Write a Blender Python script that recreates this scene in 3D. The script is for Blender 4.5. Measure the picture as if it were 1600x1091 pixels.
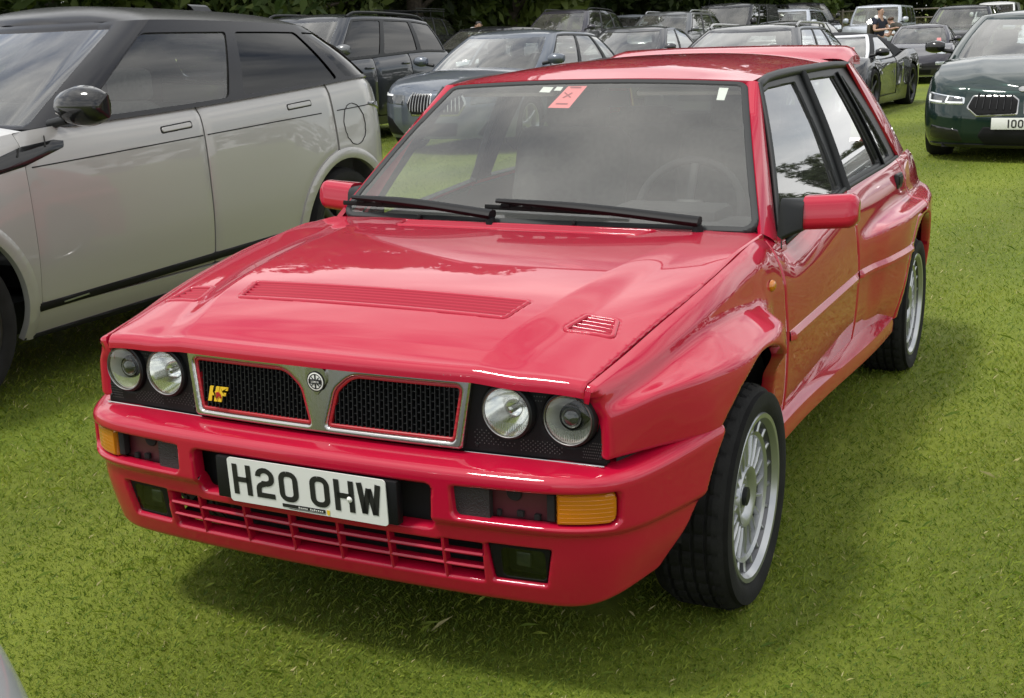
import bpy, bmesh, math, random
import numpy as np
from mathutils import Vector, Matrix

for o in list(bpy.data.objects): bpy.data.objects.remove(o)
scene = bpy.context.scene
col = scene.collection
RNG = np.random.default_rng(7)
rad = math.radians

# ---------------------------------------------------------------- camera
cam_d = bpy.data.cameras.new('camera'); cam = bpy.data.objects.new('camera', cam_d); col.objects.link(cam)
CR = np.array([[-0.44385094, 0.89557794, -0.03060229], [0.23118076, 0.08144574, -0.96949577], [-0.86576659, -0.43738627, -0.24319016]])
CP = np.array([2.94608, 1.65139, 1.44462])
cam.matrix_world = Matrix(((CR[0][0], -CR[1][0], -CR[2][0], CP[0]), (CR[0][1], -CR[1][1], -CR[2][1], CP[1]),
                           (CR[0][2], -CR[1][2], -CR[2][2], CP[2]), (0, 0, 0, 1)))
cam_d.sensor_width = 36; cam_d.lens = 36 * 1936.27 / 1600; cam_d.clip_start = .05; cam_d.clip_end = 2000
scene.camera = cam

# ---------------------------------------------------------------- sky, sun, exposure
SUN = Vector((.31, -.29, .905)).normalized()
sun_el = math.asin(SUN.z); sun_az = math.atan2(SUN.x, SUN.y)
world = bpy.data.worlds.new('World'); scene.world = world; world.use_nodes = True
nt = world.node_tree; nt.nodes.clear()
def wn(t, **k):
    n = nt.nodes.new(t)
    for a, b in k.items(): setattr(n, a, b)
    return n
sky = wn('ShaderNodeTexSky', sky_type='NISHITA', sun_disc=False, sun_elevation=sun_el, sun_rotation=sun_az, air_density=1.0, dust_density=1.5)
tc = wn('ShaderNodeTexCoord'); mp = wn('ShaderNodeMapping'); mp.inputs['Scale'].default_value = (1.0, 1.0, 2.6)
nz = wn('ShaderNodeTexNoise'); nz.inputs['Scale'].default_value = 2.3; nz.inputs['Detail'].default_value = 7; nz.inputs['Roughness'].default_value = .58
cr = wn('ShaderNodeValToRGB'); cr.color_ramp.elements[0].position = .30; cr.color_ramp.elements[1].position = .50
nz2 = wn('ShaderNodeTexNoise'); nz2.inputs['Scale'].default_value = 3.6; nz2.inputs['Detail'].default_value = 6
cc = wn('ShaderNodeValToRGB'); cc.color_ramp.elements[0].position = .3; cc.color_ramp.elements[0].color = (5.6, 5.9, 6.4, 1)
cc.color_ramp.elements[1].position = .72; cc.color_ramp.elements[1].color = (15.5, 15.3, 14.8, 1)
mx = wn('ShaderNodeMix', data_type='RGBA')
bg = wn('ShaderNodeBackground'); bg.inputs['Strength'].default_value = .12
out = wn('ShaderNodeOutputWorld')
L = nt.links.new
L(tc.outputs['Generated'], mp.inputs['Vector']); L(mp.outputs[0], nz.inputs['Vector']); L(mp.outputs[0], nz2.inputs['Vector'])
L(nz.outputs['Fac'], cr.inputs['Fac']); L(nz2.outputs['Fac'], cc.inputs['Fac'])
L(cr.outputs['Color'], mx.inputs['Factor']); L(sky.outputs['Color'], mx.inputs['A']); L(cc.outputs['Color'], mx.inputs['B'])
L(mx.outputs['Result'], bg.inputs['Color']); L(bg.outputs[0], out.inputs['Surface'])
sun_d = bpy.data.lights.new('sun', 'SUN'); sun_d.energy = 2.6; sun_d.angle = rad(11); sun_d.color = (1, .96, .9)
sun = bpy.data.objects.new('sun', sun_d); col.objects.link(sun); sun.rotation_euler = (-SUN).to_track_quat('-Z', 'Y').to_euler()
scene.view_settings.view_transform = 'Standard'; scene.view_settings.look = 'None'; scene.view_settings.gamma = 1
scene.view_settings.use_curve_mapping = False; scene.view_settings.exposure = 0.12
scene.render.engine = 'CYCLES'
scene.cycles.max_bounces = 8; scene.cycles.transparent_max_bounces = 16; scene.cycles.glossy_bounces = 4; scene.cycles.transmission_bounces = 6

# ---------------------------------------------------------------- materials
def new_mat(name):
    m = bpy.data.materials.new(name); m.use_nodes = True
    return m, m.node_tree, m.node_tree.nodes['Principled BSDF']
def pmat(name, color, rough=.5, metal=0., coat=0., coat_rough=.03, spec=.5, emit=None, noise=0., nscale=20, bump=0., bscale=200, flake=0., trans=0.):
    m, t, b = new_mat(name)
    b.inputs['Base Color'].default_value = (*color, 1); b.inputs['Roughness'].default_value = rough; b.inputs['Metallic'].default_value = metal
    b.inputs['Coat Weight'].default_value = coat; b.inputs['Coat Roughness'].default_value = coat_rough
    b.inputs['Specular IOR Level'].default_value = spec; b.inputs['Transmission Weight'].default_value = trans
    if emit: b.inputs['Emission Color'].default_value = (*emit[0], 1); b.inputs['Emission Strength'].default_value = emit[1]
    tcn = t.nodes.new('ShaderNodeTexCoord')
    if noise:
        n = t.nodes.new('ShaderNodeTexNoise'); n.inputs['Scale'].default_value = nscale; n.inputs['Detail'].default_value = 5
        t.links.new(tcn.outputs['Object'], n.inputs['Vector'])
        r = t.nodes.new('ShaderNodeValToRGB'); r.color_ramp.elements[0].position = .3; r.color_ramp.elements[1].position = .7
        r.color_ramp.elements[0].color = (*[max(0, c * (1 - noise)) for c in color], 1); r.color_ramp.elements[1].color = (*[min(1, c * (1 + noise)) for c in color], 1)
        t.links.new(n.outputs['Fac'], r.inputs['Fac']); t.links.new(r.outputs['Color'], b.inputs['Base Color'])
    if bump:
        n = t.nodes.new('ShaderNodeTexNoise'); n.inputs['Scale'].default_value = bscale; n.inputs['Detail'].default_value = 3
        t.links.new(tcn.outputs['Object'], n.inputs['Vector'])
        bp_ = t.nodes.new('ShaderNodeBump'); bp_.inputs['Strength'].default_value = bump; bp_.inputs['Distance'].default_value = .01
        t.links.new(n.outputs['Fac'], bp_.inputs['Height']); t.links.new(bp_.outputs[0], b.inputs['Normal'])
    return m
def paint(name, color, metal=0., rough=.4, dust=.25):
    """car lacquer: pigment under a clear coat, with a faint film of dust that breaks up the gloss"""
    m, t, b = new_mat(name)
    b.inputs['Base Color'].default_value = (*color, 1); b.inputs['Metallic'].default_value = metal; b.inputs['Roughness'].default_value = rough
    b.inputs['Coat Weight'].default_value = 1.0; b.inputs['Coat IOR'].default_value = 1.5; b.inputs['Specular IOR Level'].default_value = .08
    tcn = t.nodes.new('ShaderNodeTexCoord'); n = t.nodes.new('ShaderNodeTexNoise'); n.inputs['Scale'].default_value = 6; n.inputs['Detail'].default_value = 8; n.inputs['Roughness'].default_value = .7
    t.links.new(tcn.outputs['Object'], n.inputs['Vector'])
    mr = t.nodes.new('ShaderNodeMapRange'); mr.inputs['From Min'].default_value = .35; mr.inputs['From Max'].default_value = .75
    mr.inputs['To Min'].default_value = .012; mr.inputs['To Max'].default_value = .012 + .12 * dust
    t.links.new(n.outputs['Fac'], mr.inputs['Value']); t.links.new(mr.outputs[0], b.inputs['Coat Roughness'])
    return m
def glass(name, tint=(.75, .8, .77), rough=0.015, k=1.7, film=.0):
    """thin pane: fresnel mix of a mirror and a tinted see-through sheet, with sky-glare haze painted in as a pale diffuse film"""
    m = bpy.data.materials.new(name); m.use_nodes = True; t = m.node_tree; t.nodes.clear()
    ge = t.nodes.new('ShaderNodeNewGeometry'); dt = t.nodes.new('ShaderNodeVectorMath'); dt.operation = 'DOT_PRODUCT'
    t.links.new(ge.outputs['Incoming'], dt.inputs[0]); t.links.new(ge.outputs['Normal'], dt.inputs[1])
    def mth(op, a, b_=None):
        n_ = t.nodes.new('ShaderNodeMath'); n_.operation = op; n_.use_clamp = op == 'MULTIPLY'
        for i_, v_ in enumerate((a, b_)):
            if v_ is None: continue
            if isinstance(v_, (int, float)): n_.inputs[i_].default_value = v_
            else: t.links.new(v_, n_.inputs[i_])
        return n_.outputs[0]
    p5 = mth('POWER', mth('SUBTRACT', 1.0, mth('ABSOLUTE', dt.outputs['Value'])), 5.0); sch = mth('ADD', mth('MULTIPLY', p5, .96), .04)
    fac = mth('MULTIPLY', sch, k)
    tr = t.nodes.new('ShaderNodeBsdfTransparent'); tr.inputs[0].default_value = (*tint, 1)
    gl = t.nodes.new('ShaderNodeBsdfGlossy'); gl.inputs['Roughness'].default_value = rough; gl.inputs[0].default_value = (1, 1, 1, 1)
    mx_ = t.nodes.new('ShaderNodeMixShader'); o = t.nodes.new('ShaderNodeOutputMaterial')
    t.links.new(fac, mx_.inputs[0])
    src = tr.outputs[0]
    if film:  # pale diffuse layer stands in for the haze of reflected sky
        df = t.nodes.new('ShaderNodeBsdfDiffuse'); df.inputs[0].default_value = (.62, .6, .54, 1)
        mf = t.nodes.new('ShaderNodeMixShader'); tcn = t.nodes.new('ShaderNodeTexCoord'); n = t.nodes.new('ShaderNodeTexNoise'); n.inputs['Scale'].default_value = 1.6; n.inputs['Detail'].default_value = 2
        mr = t.nodes.new('ShaderNodeMapRange'); mr.inputs['From Min'].default_value = .3; mr.inputs['From Max'].default_value = .75; mr.inputs['To Min'].default_value = film * .4; mr.inputs['To Max'].default_value = film * 1.5
        t.links.new(tcn.outputs['Object'], n.inputs['Vector']); t.links.new(n.outputs['Fac'], mr.inputs['Value']); t.links.new(mr.outputs[0], mf.inputs[0])
        t.links.new(tr.outputs[0], mf.inputs[1]); t.links.new(df.outputs[0], mf.inputs[2]); src = mf.outputs[0]
    t.links.new(src, mx_.inputs[1]); t.links.new(gl.outputs[0], mx_.inputs[2]); t.links.new(mx_.outputs[0], o.inputs['Surface'])
    return m
M = {}
M['red'] = paint('red_lacquer', (.385, .0035, .027), rough=.45, dust=.2)
M['black'] = pmat('black_plastic', (.007, .007, .008), .5, spec=.18, bump=.08, bscale=400)
M['satin'] = pmat('satin_black_trim', (.011, .012, .013), .45, spec=.3)
M['pillar'] = pmat('dark_pillar_gloss', (.010, .010, .012), .22, spec=.35)
M['gloss'] = paint('gloss_black', (.008, .008, .009), dust=.3)
M['rubber'] = pmat('tyre_rubber', (.011, .011, .011), .8, spec=.25, bump=.12, bscale=160, noise=.35, nscale=14)
M['seal'] = pmat('rubber_seal', (.025, .027, .028), .6, spec=.3)
M['chrome'] = pmat('brushed_chrome', (.46, .455, .44), .2, 1., bump=.02, bscale=90)
M['mirror'] = pmat('lamp_reflector', (.88, .88, .86), .13, .92)
M['alloy'] = pmat('silver_alloy', (.40, .41, .42), .32, .8, coat=.4)
M['barrel'] = pmat('rim_barrel_grey', (.13, .13, .135), .4, .7)
M['lampcream'] = pmat('outer_lamp_reflector', (.66, .66, .60), .3, .35)
M['steel'] = pmat('brake_steel', (.3, .29, .28), .4, 1.)
M['dark'] = pmat('dark_interior', (.022, .022, .023), .9)
M['cloth'] = pmat('seat_cloth', (.055, .054, .052), .9, noise=.3, nscale=60)
M['cream'] = pmat('light_trim', (.42, .41, .38), .7)
M['under'] = pmat('underbody', (.012, .012, .012), .9)
M['glass'] = glass('window_glass', film=.035)
M['screen'] = glass('windscreen_glass', (.86, .90, .87), rough=.03, k=2.2, film=.085)
M['tint'] = glass('privacy_glass', (.05, .05, .055), k=1.1)
M['lens'] = glass('lamp_glass', (.93, .95, .94), k=1.2)
M['amber'] = pmat('amber_plastic', (.62, .2, .008), .14, coat=.5, trans=.25)
M['redlens'] = pmat('red_lamp_plastic', (.35, .01, .01), .15, coat=.5)
M['white'] = pmat('white_plate', (.68, .69, .66), .4)
M['ink'] = pmat('black_ink', (.012, .012, .012), .5)
M['yellow'] = pmat('yellow_enamel', (.75, .5, .03), .35)
M['redtrim'] = pmat('red_trim', (.35, .012, .02), .35)
M['paper'] = pmat('pink_paper', (.80, .19, .20), .7)
M['papertext'] = pmat('dark_red_print', (.30, .03, .04), .7)
M['whitepaper'] = pmat('white_paper', (.7, .7, .66), .7)

# ---------------------------------------------------------------- helpers
def pchip(xs, ys):
    xs = np.asarray(xs, float); ys = np.asarray(ys, float)
    if xs[0] > xs[-1]: xs = xs[::-1]; ys = ys[::-1]
    h = np.diff(xs); d = np.diff(ys) / h; m = np.zeros_like(ys)
    for i in range(1, len(xs) - 1):
        if d[i - 1] * d[i] > 0:
            w1 = 2 * h[i] + h[i - 1]; w2 = h[i] + 2 * h[i - 1]; m[i] = (w1 + w2) / (w1 / d[i - 1] + w2 / d[i])
    m[0] = d[0]; m[-1] = d[-1]
    def f(x):
        x = np.clip(np.asarray(x, float), xs[0], xs[-1]); i = np.clip(np.searchsorted(xs, x) - 1, 0, len(xs) - 2)
        t = (x - xs[i]) / h[i]; t2 = t * t; t3 = t2 * t
        return (2 * t3 - 3 * t2 + 1) * ys[i] + (t3 - 2 * t2 + t) * h[i] * m[i] + (-2 * t3 + 3 * t2) * ys[i + 1] + (t3 - t2) * h[i] * m[i + 1]
    return f
def sstep(a, b, x):
    t = np.clip((np.asarray(x, float) - a) / (b - a), 0, 1); return t * t * (3 - 2 * t)
def sd_poly(px, py, poly):
    poly = np.asarray(poly, float); px = np.asarray(px, float); py = np.asarray(py, float)
    d = np.full(px.shape, 1e9); s = np.ones(px.shape); n = len(poly)
    for i in range(n):
        a = poly[i]; b = poly[i - 1]; ex, ey = b - a; wx = px - a[0]; wy = py - a[1]
        t = np.clip((wx * ex + wy * ey) / (ex * ex + ey * ey + 1e-12), 0, 1)
        d = np.minimum(d, (wx - ex * t) ** 2 + (wy - ey * t) ** 2)
        c1 = py >= a[1]; c2 = py < b[1]; c3 = ex * wy > ey * wx
        flip = (c1 & c2 & c3) | (~c1 & ~c2 & ~c3); s = np.where(flip, -s, s)
    return s * np.sqrt(d)
def rpoly(pts, r, n=5):
    """polygon with rounded corners; r a number or one per corner"""
    pts = [np.array(p, float) for p in pts]; out = []; N = len(pts); rr = r if hasattr(r, '__len__') else [r] * N
    for i in range(N):
        p, a, b = pts[i], pts[i - 1], pts[(i + 1) % N]; u = a - p; v = b - p; lu = np.linalg.norm(u); lv = np.linalg.norm(v); u /= lu; v /= lv
        ang = math.acos(np.clip(u @ v, -1, 1)); q = rr[i]
        if q <= 0 or ang > 3.0: out.append(p); continue
        t = min(q / math.tan(ang / 2), lu * .49, lv * .49); q = t * math.tan(ang / 2)
        c = p + (u + v) / np.linalg.norm(u + v) * (q / math.sin(ang / 2)); s = p + u * t - c; e = p + v * t - c
        a0 = math.atan2(s[1], s[0]); a1 = math.atan2(e[1], e[0]); da = (a1 - a0 + math.pi) % (2 * math.pi) - math.pi
        for k in range(n + 1):
            th = a0 + da * k / n; out.append(c + q * np.array([math.cos(th), math.sin(th)]))
    return np.array(out)
def sd_rrect(x, y, cx, cy, hx, hy, r):
    qx = np.abs(x - cx) - hx + r; qy = np.abs(y - cy) - hy + r
    return np.hypot(np.maximum(qx, 0), np.maximum(qy, 0)) + np.minimum(np.maximum(qx, qy), 0) - r
def empty(name, label=None, cat=None, group=None, loc=(0, 0, 0), rz=0):
    o = bpy.data.objects.new(name, None); col.objects.link(o); o.location = loc; o.rotation_euler = (0, 0, rz); o.empty_display_size = .2
    tag(o, label, cat, group); return o
def tag(o, label=None, cat=None, group=None, kind=None):
    if label: o['label'] = label
    if cat: o['category'] = cat
    if group: o['group'] = group
    if kind: o['kind'] = kind
    return o
def mk(name, V, F, mat, parent=None, smooth=True, sharp=None, loc=None, label=None):
    me = bpy.data.meshes.new(name)
    V = np.asarray(V, float)
    me.from_pydata(V.reshape(-1, 3).tolist(), [], F if isinstance(F, list) else F.tolist())
    if smooth:
        me.polygons.foreach_set('use_smooth', np.ones(len(me.polygons), bool))
        if sharp: me.set_sharp_from_angle(angle=rad(sharp))
    if isinstance(mat, str): mat = M[mat]
    me.materials.append(mat)
    o = bpy.data.objects.new(name, me); col.objects.link(o)
    if parent is not None: o.parent = parent
    if loc is not None: o.location = loc
    if label: o['label'] = label
    return o
def inst(src, name, parent, loc=(0, 0, 0), rot=(0, 0, 0), scale=(1, 1, 1)):
    o = bpy.data.objects.new(name, src.data); col.objects.link(o); o.parent = parent; o.location = loc; o.rotation_euler = rot; o.scale = scale
    return o
def sheet(name, fn, ur, vr, nu, nv, mat, parent, g=None, thick=.004, roll=0., off=0., mirror=False, sharp=35, side=1, both=False, label=None):
    """trimmed surface panel: fn(u,v)->xyz, kept where g(u,v,P)<0, edges rolled in by `roll`, with a skirt of `thick` for depth"""
    u = np.linspace(ur[0], ur[1], nu); v = np.linspace(vr[0], vr[1], nv); U, V = np.meshgrid(u, v, indexing='ij')
    du = (ur[1] - ur[0]) / (nu - 1); dv = (vr[1] - vr[0]) / (nv - 1)
    keep = np.ones((nu - 1, nv - 1), bool)
    if g is not None:
        G = g(U, V, fn(U, V)); mean = (G[:-1, :-1] + G[1:, :-1] + G[:-1, 1:] + G[1:, 1:]) / 4; keep = mean < 0
        cnt = np.zeros((nu, nv)); tot = np.zeros((nu, nv))
        for a in (0, 1):
            for b in (0, 1):
                cnt[a:nu - 1 + a, b:nv - 1 + b] += keep; tot[a:nu - 1 + a, b:nv - 1 + b] += 1
        bd = (cnt > 0) & (cnt < tot)
        ub = U[bd].copy(); vb = V[bd].copy(); u0 = ub.copy(); v0 = vb.copy()
        for k in range(5):
            P = fn(ub, vb); g0 = g(ub, vb, P); eu = du * .1; ev = dv * .1
            Pu = fn(ub + eu, vb); Pv = fn(ub, vb + ev)
            gu = (g(ub + eu, vb, Pu) - g0) / eu; gv = (g(ub, vb + ev, Pv) - g0) / ev
            a = gu * du; b = gv * dv; den = a * a + b * b + 1e-12
            ub = ub - np.clip(g0 * a / den, -.6, .6) * du; vb = vb - np.clip(g0 * b / den, -.6, .6) * dv
            ub = np.clip(ub, u0 - 1.0 * abs(du), u0 + 1.0 * abs(du)); vb = np.clip(vb, v0 - 1.0 * abs(dv), v0 + 1.0 * abs(dv))
        U[bd] = ub; V[bd] = vb
    P = fn(U, V); e = 1e-4 * max(abs(ur[1] - ur[0]), 1e-3); e2 = 1e-4 * max(abs(vr[1] - vr[0]), 1e-3)
    N = np.cross(fn(U + e, V) - fn(U - e, V), fn(U, V + e2) - fn(U, V - e2)); N /= np.linalg.norm(N, axis=-1, keepdims=True) + 1e-15
    N *= side
    if off: P = P + N * off
    if roll and g is not None:
        d = np.clip(-g(U, V, fn(U, V)), 0, roll); q = 1 - d / roll; P = P - N * (roll * (1 - np.sqrt(np.clip(1 - q * q, 0, 1))))[..., None]
    idx = np.arange(nu * nv).reshape(nu, nv)
    q = np.stack([idx[:-1, :-1], idx[1:, :-1], idx[1:, 1:], idx[:-1, 1:]], -1)[keep]
    if side < 0: q = q[:, ::-1]
    used = np.unique(q); remap = -np.ones(nu * nv, int); remap[used] = np.arange(len(used)); q = remap[q]
    PV = P.reshape(-1, 3)[used]; NV = N.reshape(-1, 3)[used]; F = q
    if thick:
        ed = np.concatenate([q[:, [0, 1]], q[:, [1, 2]], q[:, [2, 3]], q[:, [3, 0]]]); key = np.sort(ed, 1); _, inv, c = np.unique(key[:, 0] * 10000000 + key[:, 1], return_inverse=True, return_counts=True)
        be = ed[c[inv] == 1]; bv = np.unique(be); rm = -np.ones(len(PV), int); rm[bv] = np.arange(len(bv)) + len(PV)
        sk = np.stack([be[:, 1], be[:, 0], rm[be[:, 0]], rm[be[:, 1]]], 1); PV = np.concatenate([PV, PV[bv] - NV[bv] * thick]); F = np.concatenate([q, sk])
    res = mk(name, PV, F, mat, parent, sharp=sharp, label=label)
    if mirror:
        PV2 = PV * np.array([1, -1, 1]); r2 = mk(name, PV2, F[:, ::-1], mat, parent, sharp=sharp); return res, r2
    return res
def box(name, c, s, mat, parent=None, bev=0., rot=None, seg=2):
    bm = bmesh.new(); bmesh.ops.create_cube(bm, size=1); bmesh.ops.scale(bm, vec=s, verts=bm.verts)
    if bev: bmesh.ops.bevel(bm, geom=list(bm.edges), offset=bev, segments=seg, affect='EDGES', profile=.5)
    if rot is not None: bmesh.ops.rotate(bm, cent=(0, 0, 0), matrix=rot, verts=bm.verts)
    bmesh.ops.translate(bm, vec=c, verts=bm.verts)
    return bmo(name, bm, mat, parent)
def bmo(name, bm, mat, parent=None, sharp=35):
    me = bpy.data.meshes.new(name); bm.normal_update(); bm.to_mesh(me); bm.free()
    me.polygons.foreach_set('use_smooth', np.ones(len(me.polygons), bool)); me.set_sharp_from_angle(angle=rad(sharp))
    me.materials.append(M[mat] if isinstance(mat, str) else mat)
    o = bpy.data.objects.new(name, me); col.objects.link(o); o.parent = parent; return o
def tube(name, pts, r, mat, parent, n=8, closed=False, flat=None):
    """swept round (or flattened) section along a polyline; r number or per point"""
    pts = np.asarray(pts, float); m = len(pts); rs = np.broadcast_to(np.asarray(r, float), (m,))
    T = np.gradient(pts, axis=0)
    if closed: T = np.roll(pts, -1, 0) - np.roll(pts, 1, 0)
    T /= np.linalg.norm(T, axis=1, keepdims=True) + 1e-12
    up = np.array([0, 0, 1.]) if abs(T[0, 2]) < .9 else np.array([1., 0, 0]); V = []
    for i in range(m):
        a = np.cross(T[i], up); a /= np.linalg.norm(a) + 1e-12; b = np.cross(a, T[i])
        fa, fb = (1, 1) if flat is None else flat
        for k in range(n):
            th = 2 * math.pi * k / n; V.append(pts[i] + rs[i] * (fa * math.cos(th) * a + fb * math.sin(th) * b))
    F = []
    for i in range(m if closed else m - 1):
        j = (i + 1) % m
        for k in range(n): F.append([i * n + k, i * n + (k + 1) % n, j * n + (k + 1) % n, j * n + k])
    if not closed: F.append(list(range(n))[::-1]); F.append([(m - 1) * n + k for k in range(n)])
    return mk(name, V, F, mat, parent, sharp=50)
def lathe(name, prof, mat, parent, n=48, axis='y', sharp=35, mod=None):
    """profile [(r, a)] spun about an axis; a runs along it"""
    V = []; m = len(prof)
    for k in range(n):
        th = 2 * math.pi * k / n; c, s = math.cos(th), math.sin(th)
        for i, (r, a) in enumerate(prof):
            if mod: r = mod(r, a, k, i)
            V.append((r * c, a, r * s) if axis == 'y' else ((a, r * c, r * s) if axis == 'x' else (r * c, r * s, a)))
    F = []
    for k in range(n):
        k2 = (k + 1) % n
        for i in range(m - 1):
            f = [k * m + i, k2 * m + i, k2 * m + i + 1, k * m + i + 1]
            F.append(f if axis == 'y' else f[::-1])
    return mk(name, V, F, mat, parent, sharp=sharp)
def loft(name, rows, mat, parent, sharp=35, close_u=False, caps=False):
    rows = np.asarray(rows, float); m, n = rows.shape[:2]; F = []
    for i in range(m - 1):
        for j in range(n if close_u else n - 1): F.append([i * n + j, i * n + (j + 1) % n, (i + 1) * n + (j + 1) % n, (i + 1) * n + j])
    if caps and close_u: F.append(list(range(n))[::-1]); F.append([(m - 1) * n + k for k in range(n)])
    return mk(name, rows.reshape(-1, 3), F, mat, parent, sharp=sharp)
def flatpoly(name, poly, fn, thick, mat, parent):
    """flat plate of 2d outline mapped to 3d by fn(a,b,depth)"""
    n = len(poly); V = [fn(a, b, 0) for a, b in poly] + [fn(a, b, -thick) for a, b in poly]
    F = [list(range(n)), list(range(2 * n - 1, n - 1, -1))] + [[i, n + i, n + (i + 1) % n, (i + 1) % n] for i in range(n)]
    bm = bmesh.new(); vs = [bm.verts.new(v) for v in V]
    for f in F: bm.faces.new([vs[i] for i in f])
    bmesh.ops.triangulate(bm, faces=[f for f in bm.faces if len(f.verts) > 4]); bmesh.ops.recalc_face_normals(bm, faces=bm.faces)
    return bmo(name, bm, mat, parent)
# stroke letters on a 50 x 79 cell (number-plate lettering)
def stroke_mesh(strokes, w):
    V = []; F = []
    for s in strokes:
        s = np.asarray(s, float); n = len(s); T = np.gradient(s, axis=0); T /= np.linalg.norm(T, axis=1, keepdims=True); Nn = np.c_[-T[:, 1], T[:, 0]]
        b = len(V)
        for i in range(n):
            k = 1.0
            if 0 < i < n - 1:
                t0 = s[i] - s[i - 1]; t1 = s[i + 1] - s[i]; t0 /= np.linalg.norm(t0); t1 /= np.linalg.norm(t1); c = math.sqrt(max(.25, (1 + t0 @ t1) / 2)); bis = t0 + t1; bis /= np.linalg.norm(bis) + 1e-9
                Nn[i] = (-bis[1], bis[0]); k = 1 / c
            V += [s[i] + Nn[i] * w / 2 * k, s[i] - Nn[i] * w / 2 * k]
        for i in range(n - 1): F.append([b + 2 * i, b + 2 * i + 1, b + 2 * i + 3, b + 2 * i + 2])
    return V, F
def arcp(cx, cy, rx, ry, a0, a1, n=10):
    return [(cx + rx * math.cos(rad(a0 + (a1 - a0) * k / n)), cy + ry * math.sin(rad(a0 + (a1 - a0) * k / n))) for k in range(n + 1)]
def glyph(ch):
    h = 79.; w = 50.; t = 7.
    if ch == 'H': return [[(t, 0), (t, h)], [(w - t, 0), (w - t, h)], [(t, h / 2), (w - t, h / 2)]]
    if ch in 'O0':
        r = 15; return [arcp(t + r, h - t - r, r, r, 90, 180, 6) + arcp(t + r, t + r, r, r, 180, 270, 6) + arcp(w - t - r, t + r, r, r, 270, 360, 6) + arcp(w - t - r, h - t - r, r, r, 0, 90, 6) + [(t + r, h - t)]]
    if ch == '2': return [[(t, h - 24)] + arcp(w / 2, h - t - 16, 18, 16, 175, 0, 9) + arcp(w / 2 + 2, h - t - 20, 16, 14, -15, -80, 4) + [(w / 2 - 4, 38)] + arcp(t + 16, 22, 16, 14, 100, 180, 4) + [(t, t), (w - 1, t)]]
    if ch == 'W': return [[(2, h), (12, 3)], [(12, 3), (25, h - 12)], [(25, h - 12), (38, 3)], [(38, 3), (48, h)]]
    if ch == '1': return [[(w / 2, 0), (w / 2, h)]]
    if ch == 'N': return [[(t, 0), (t, h)], [(t, h), (w - t, 0)], [(w - t, 0), (w - t, h)]]
    if ch == 'A': return [[(3, 0), (w / 2, h)], [(w / 2, h), (w - 3, 0)], [(12, 26), (w - 12, 26)]]
    if ch == 'I': return [[(w / 2, 0), (w / 2, h)]]
    if ch == 'U': return [[(t, h), (t, t + 15)] + arcp(w / 2, t + 15, w / 2 - t, 15, 180, 360, 8) + [(w - t, h)]]
    if ch == '6': return [arcp(w / 2, h - t - 15, w / 2 - t, 15, 20, 180, 8) + [(t, 25)] + arcp(w / 2, t + 18, w / 2 - t, 18, 180, 500, 14)]
    if ch == 'F': return [[(t, 0), (t, h)], [(t, h - 6), (w - 2, h - 6)], [(t, h / 2), (w - 10, h / 2)]]
    if ch == 'L': return [[(t, h), (t, 0)], [(t, 7), (w - 2, 7)]]
    if ch == 'R': return [[(t, 0), (t, h)], [(t, h - 6), (w / 2, h - 6)] + arcp(w / 2 + 2, h - 23, 16, 17, 90, -90, 8) + [(t, 39)], [(w / 2, 39), (w - 6, 0)]]
    if ch == 'C': return [arcp(w / 2, h / 2, w / 2 - t, h / 2 - t, 50, 310, 16)]
    if ch == 'Y': return [[(3, h), (w / 2, 36)], [(w - 3, h), (w / 2, 36)], [(w / 2, 36), (w / 2, 0)]]
    if ch == 'Z': return [[(3, h - 6), (w - 3, h - 6)], [(w - 6, h - 6), (6, 6)], [(3, 6), (w - 3, 6)]]
    return []
def lettering(name, text, fn, h, mat, parent, gap=11, space=33, stroke=13., wscale=1.):
    """letters laid from the centre; fn(a,b) maps metres right/up on the plate to xyz"""
    s = h / 79.; x = 0; VV = []; FF = []; adv = []
    for ch in text:
        if ch == ' ': x += (space - gap); continue
        w_ = 26 if ch in '1I' else 50
        adv.append((ch, x - (12 if ch in '1I' else 0))); x += w_ * wscale + gap
    tot = x - gap
    for ch, x0 in adv:
        V, F = stroke_mesh(glyph(ch), stroke); b = len(VV)
        VV += [fn((x0 + p[0] * wscale - tot / 2) * s, (p[1] - 39.5) * s) for p in V]; FF += [[b + i for i in f] for f in F]
    return mk(name, VV, FF, mat, parent, smooth=False)

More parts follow.
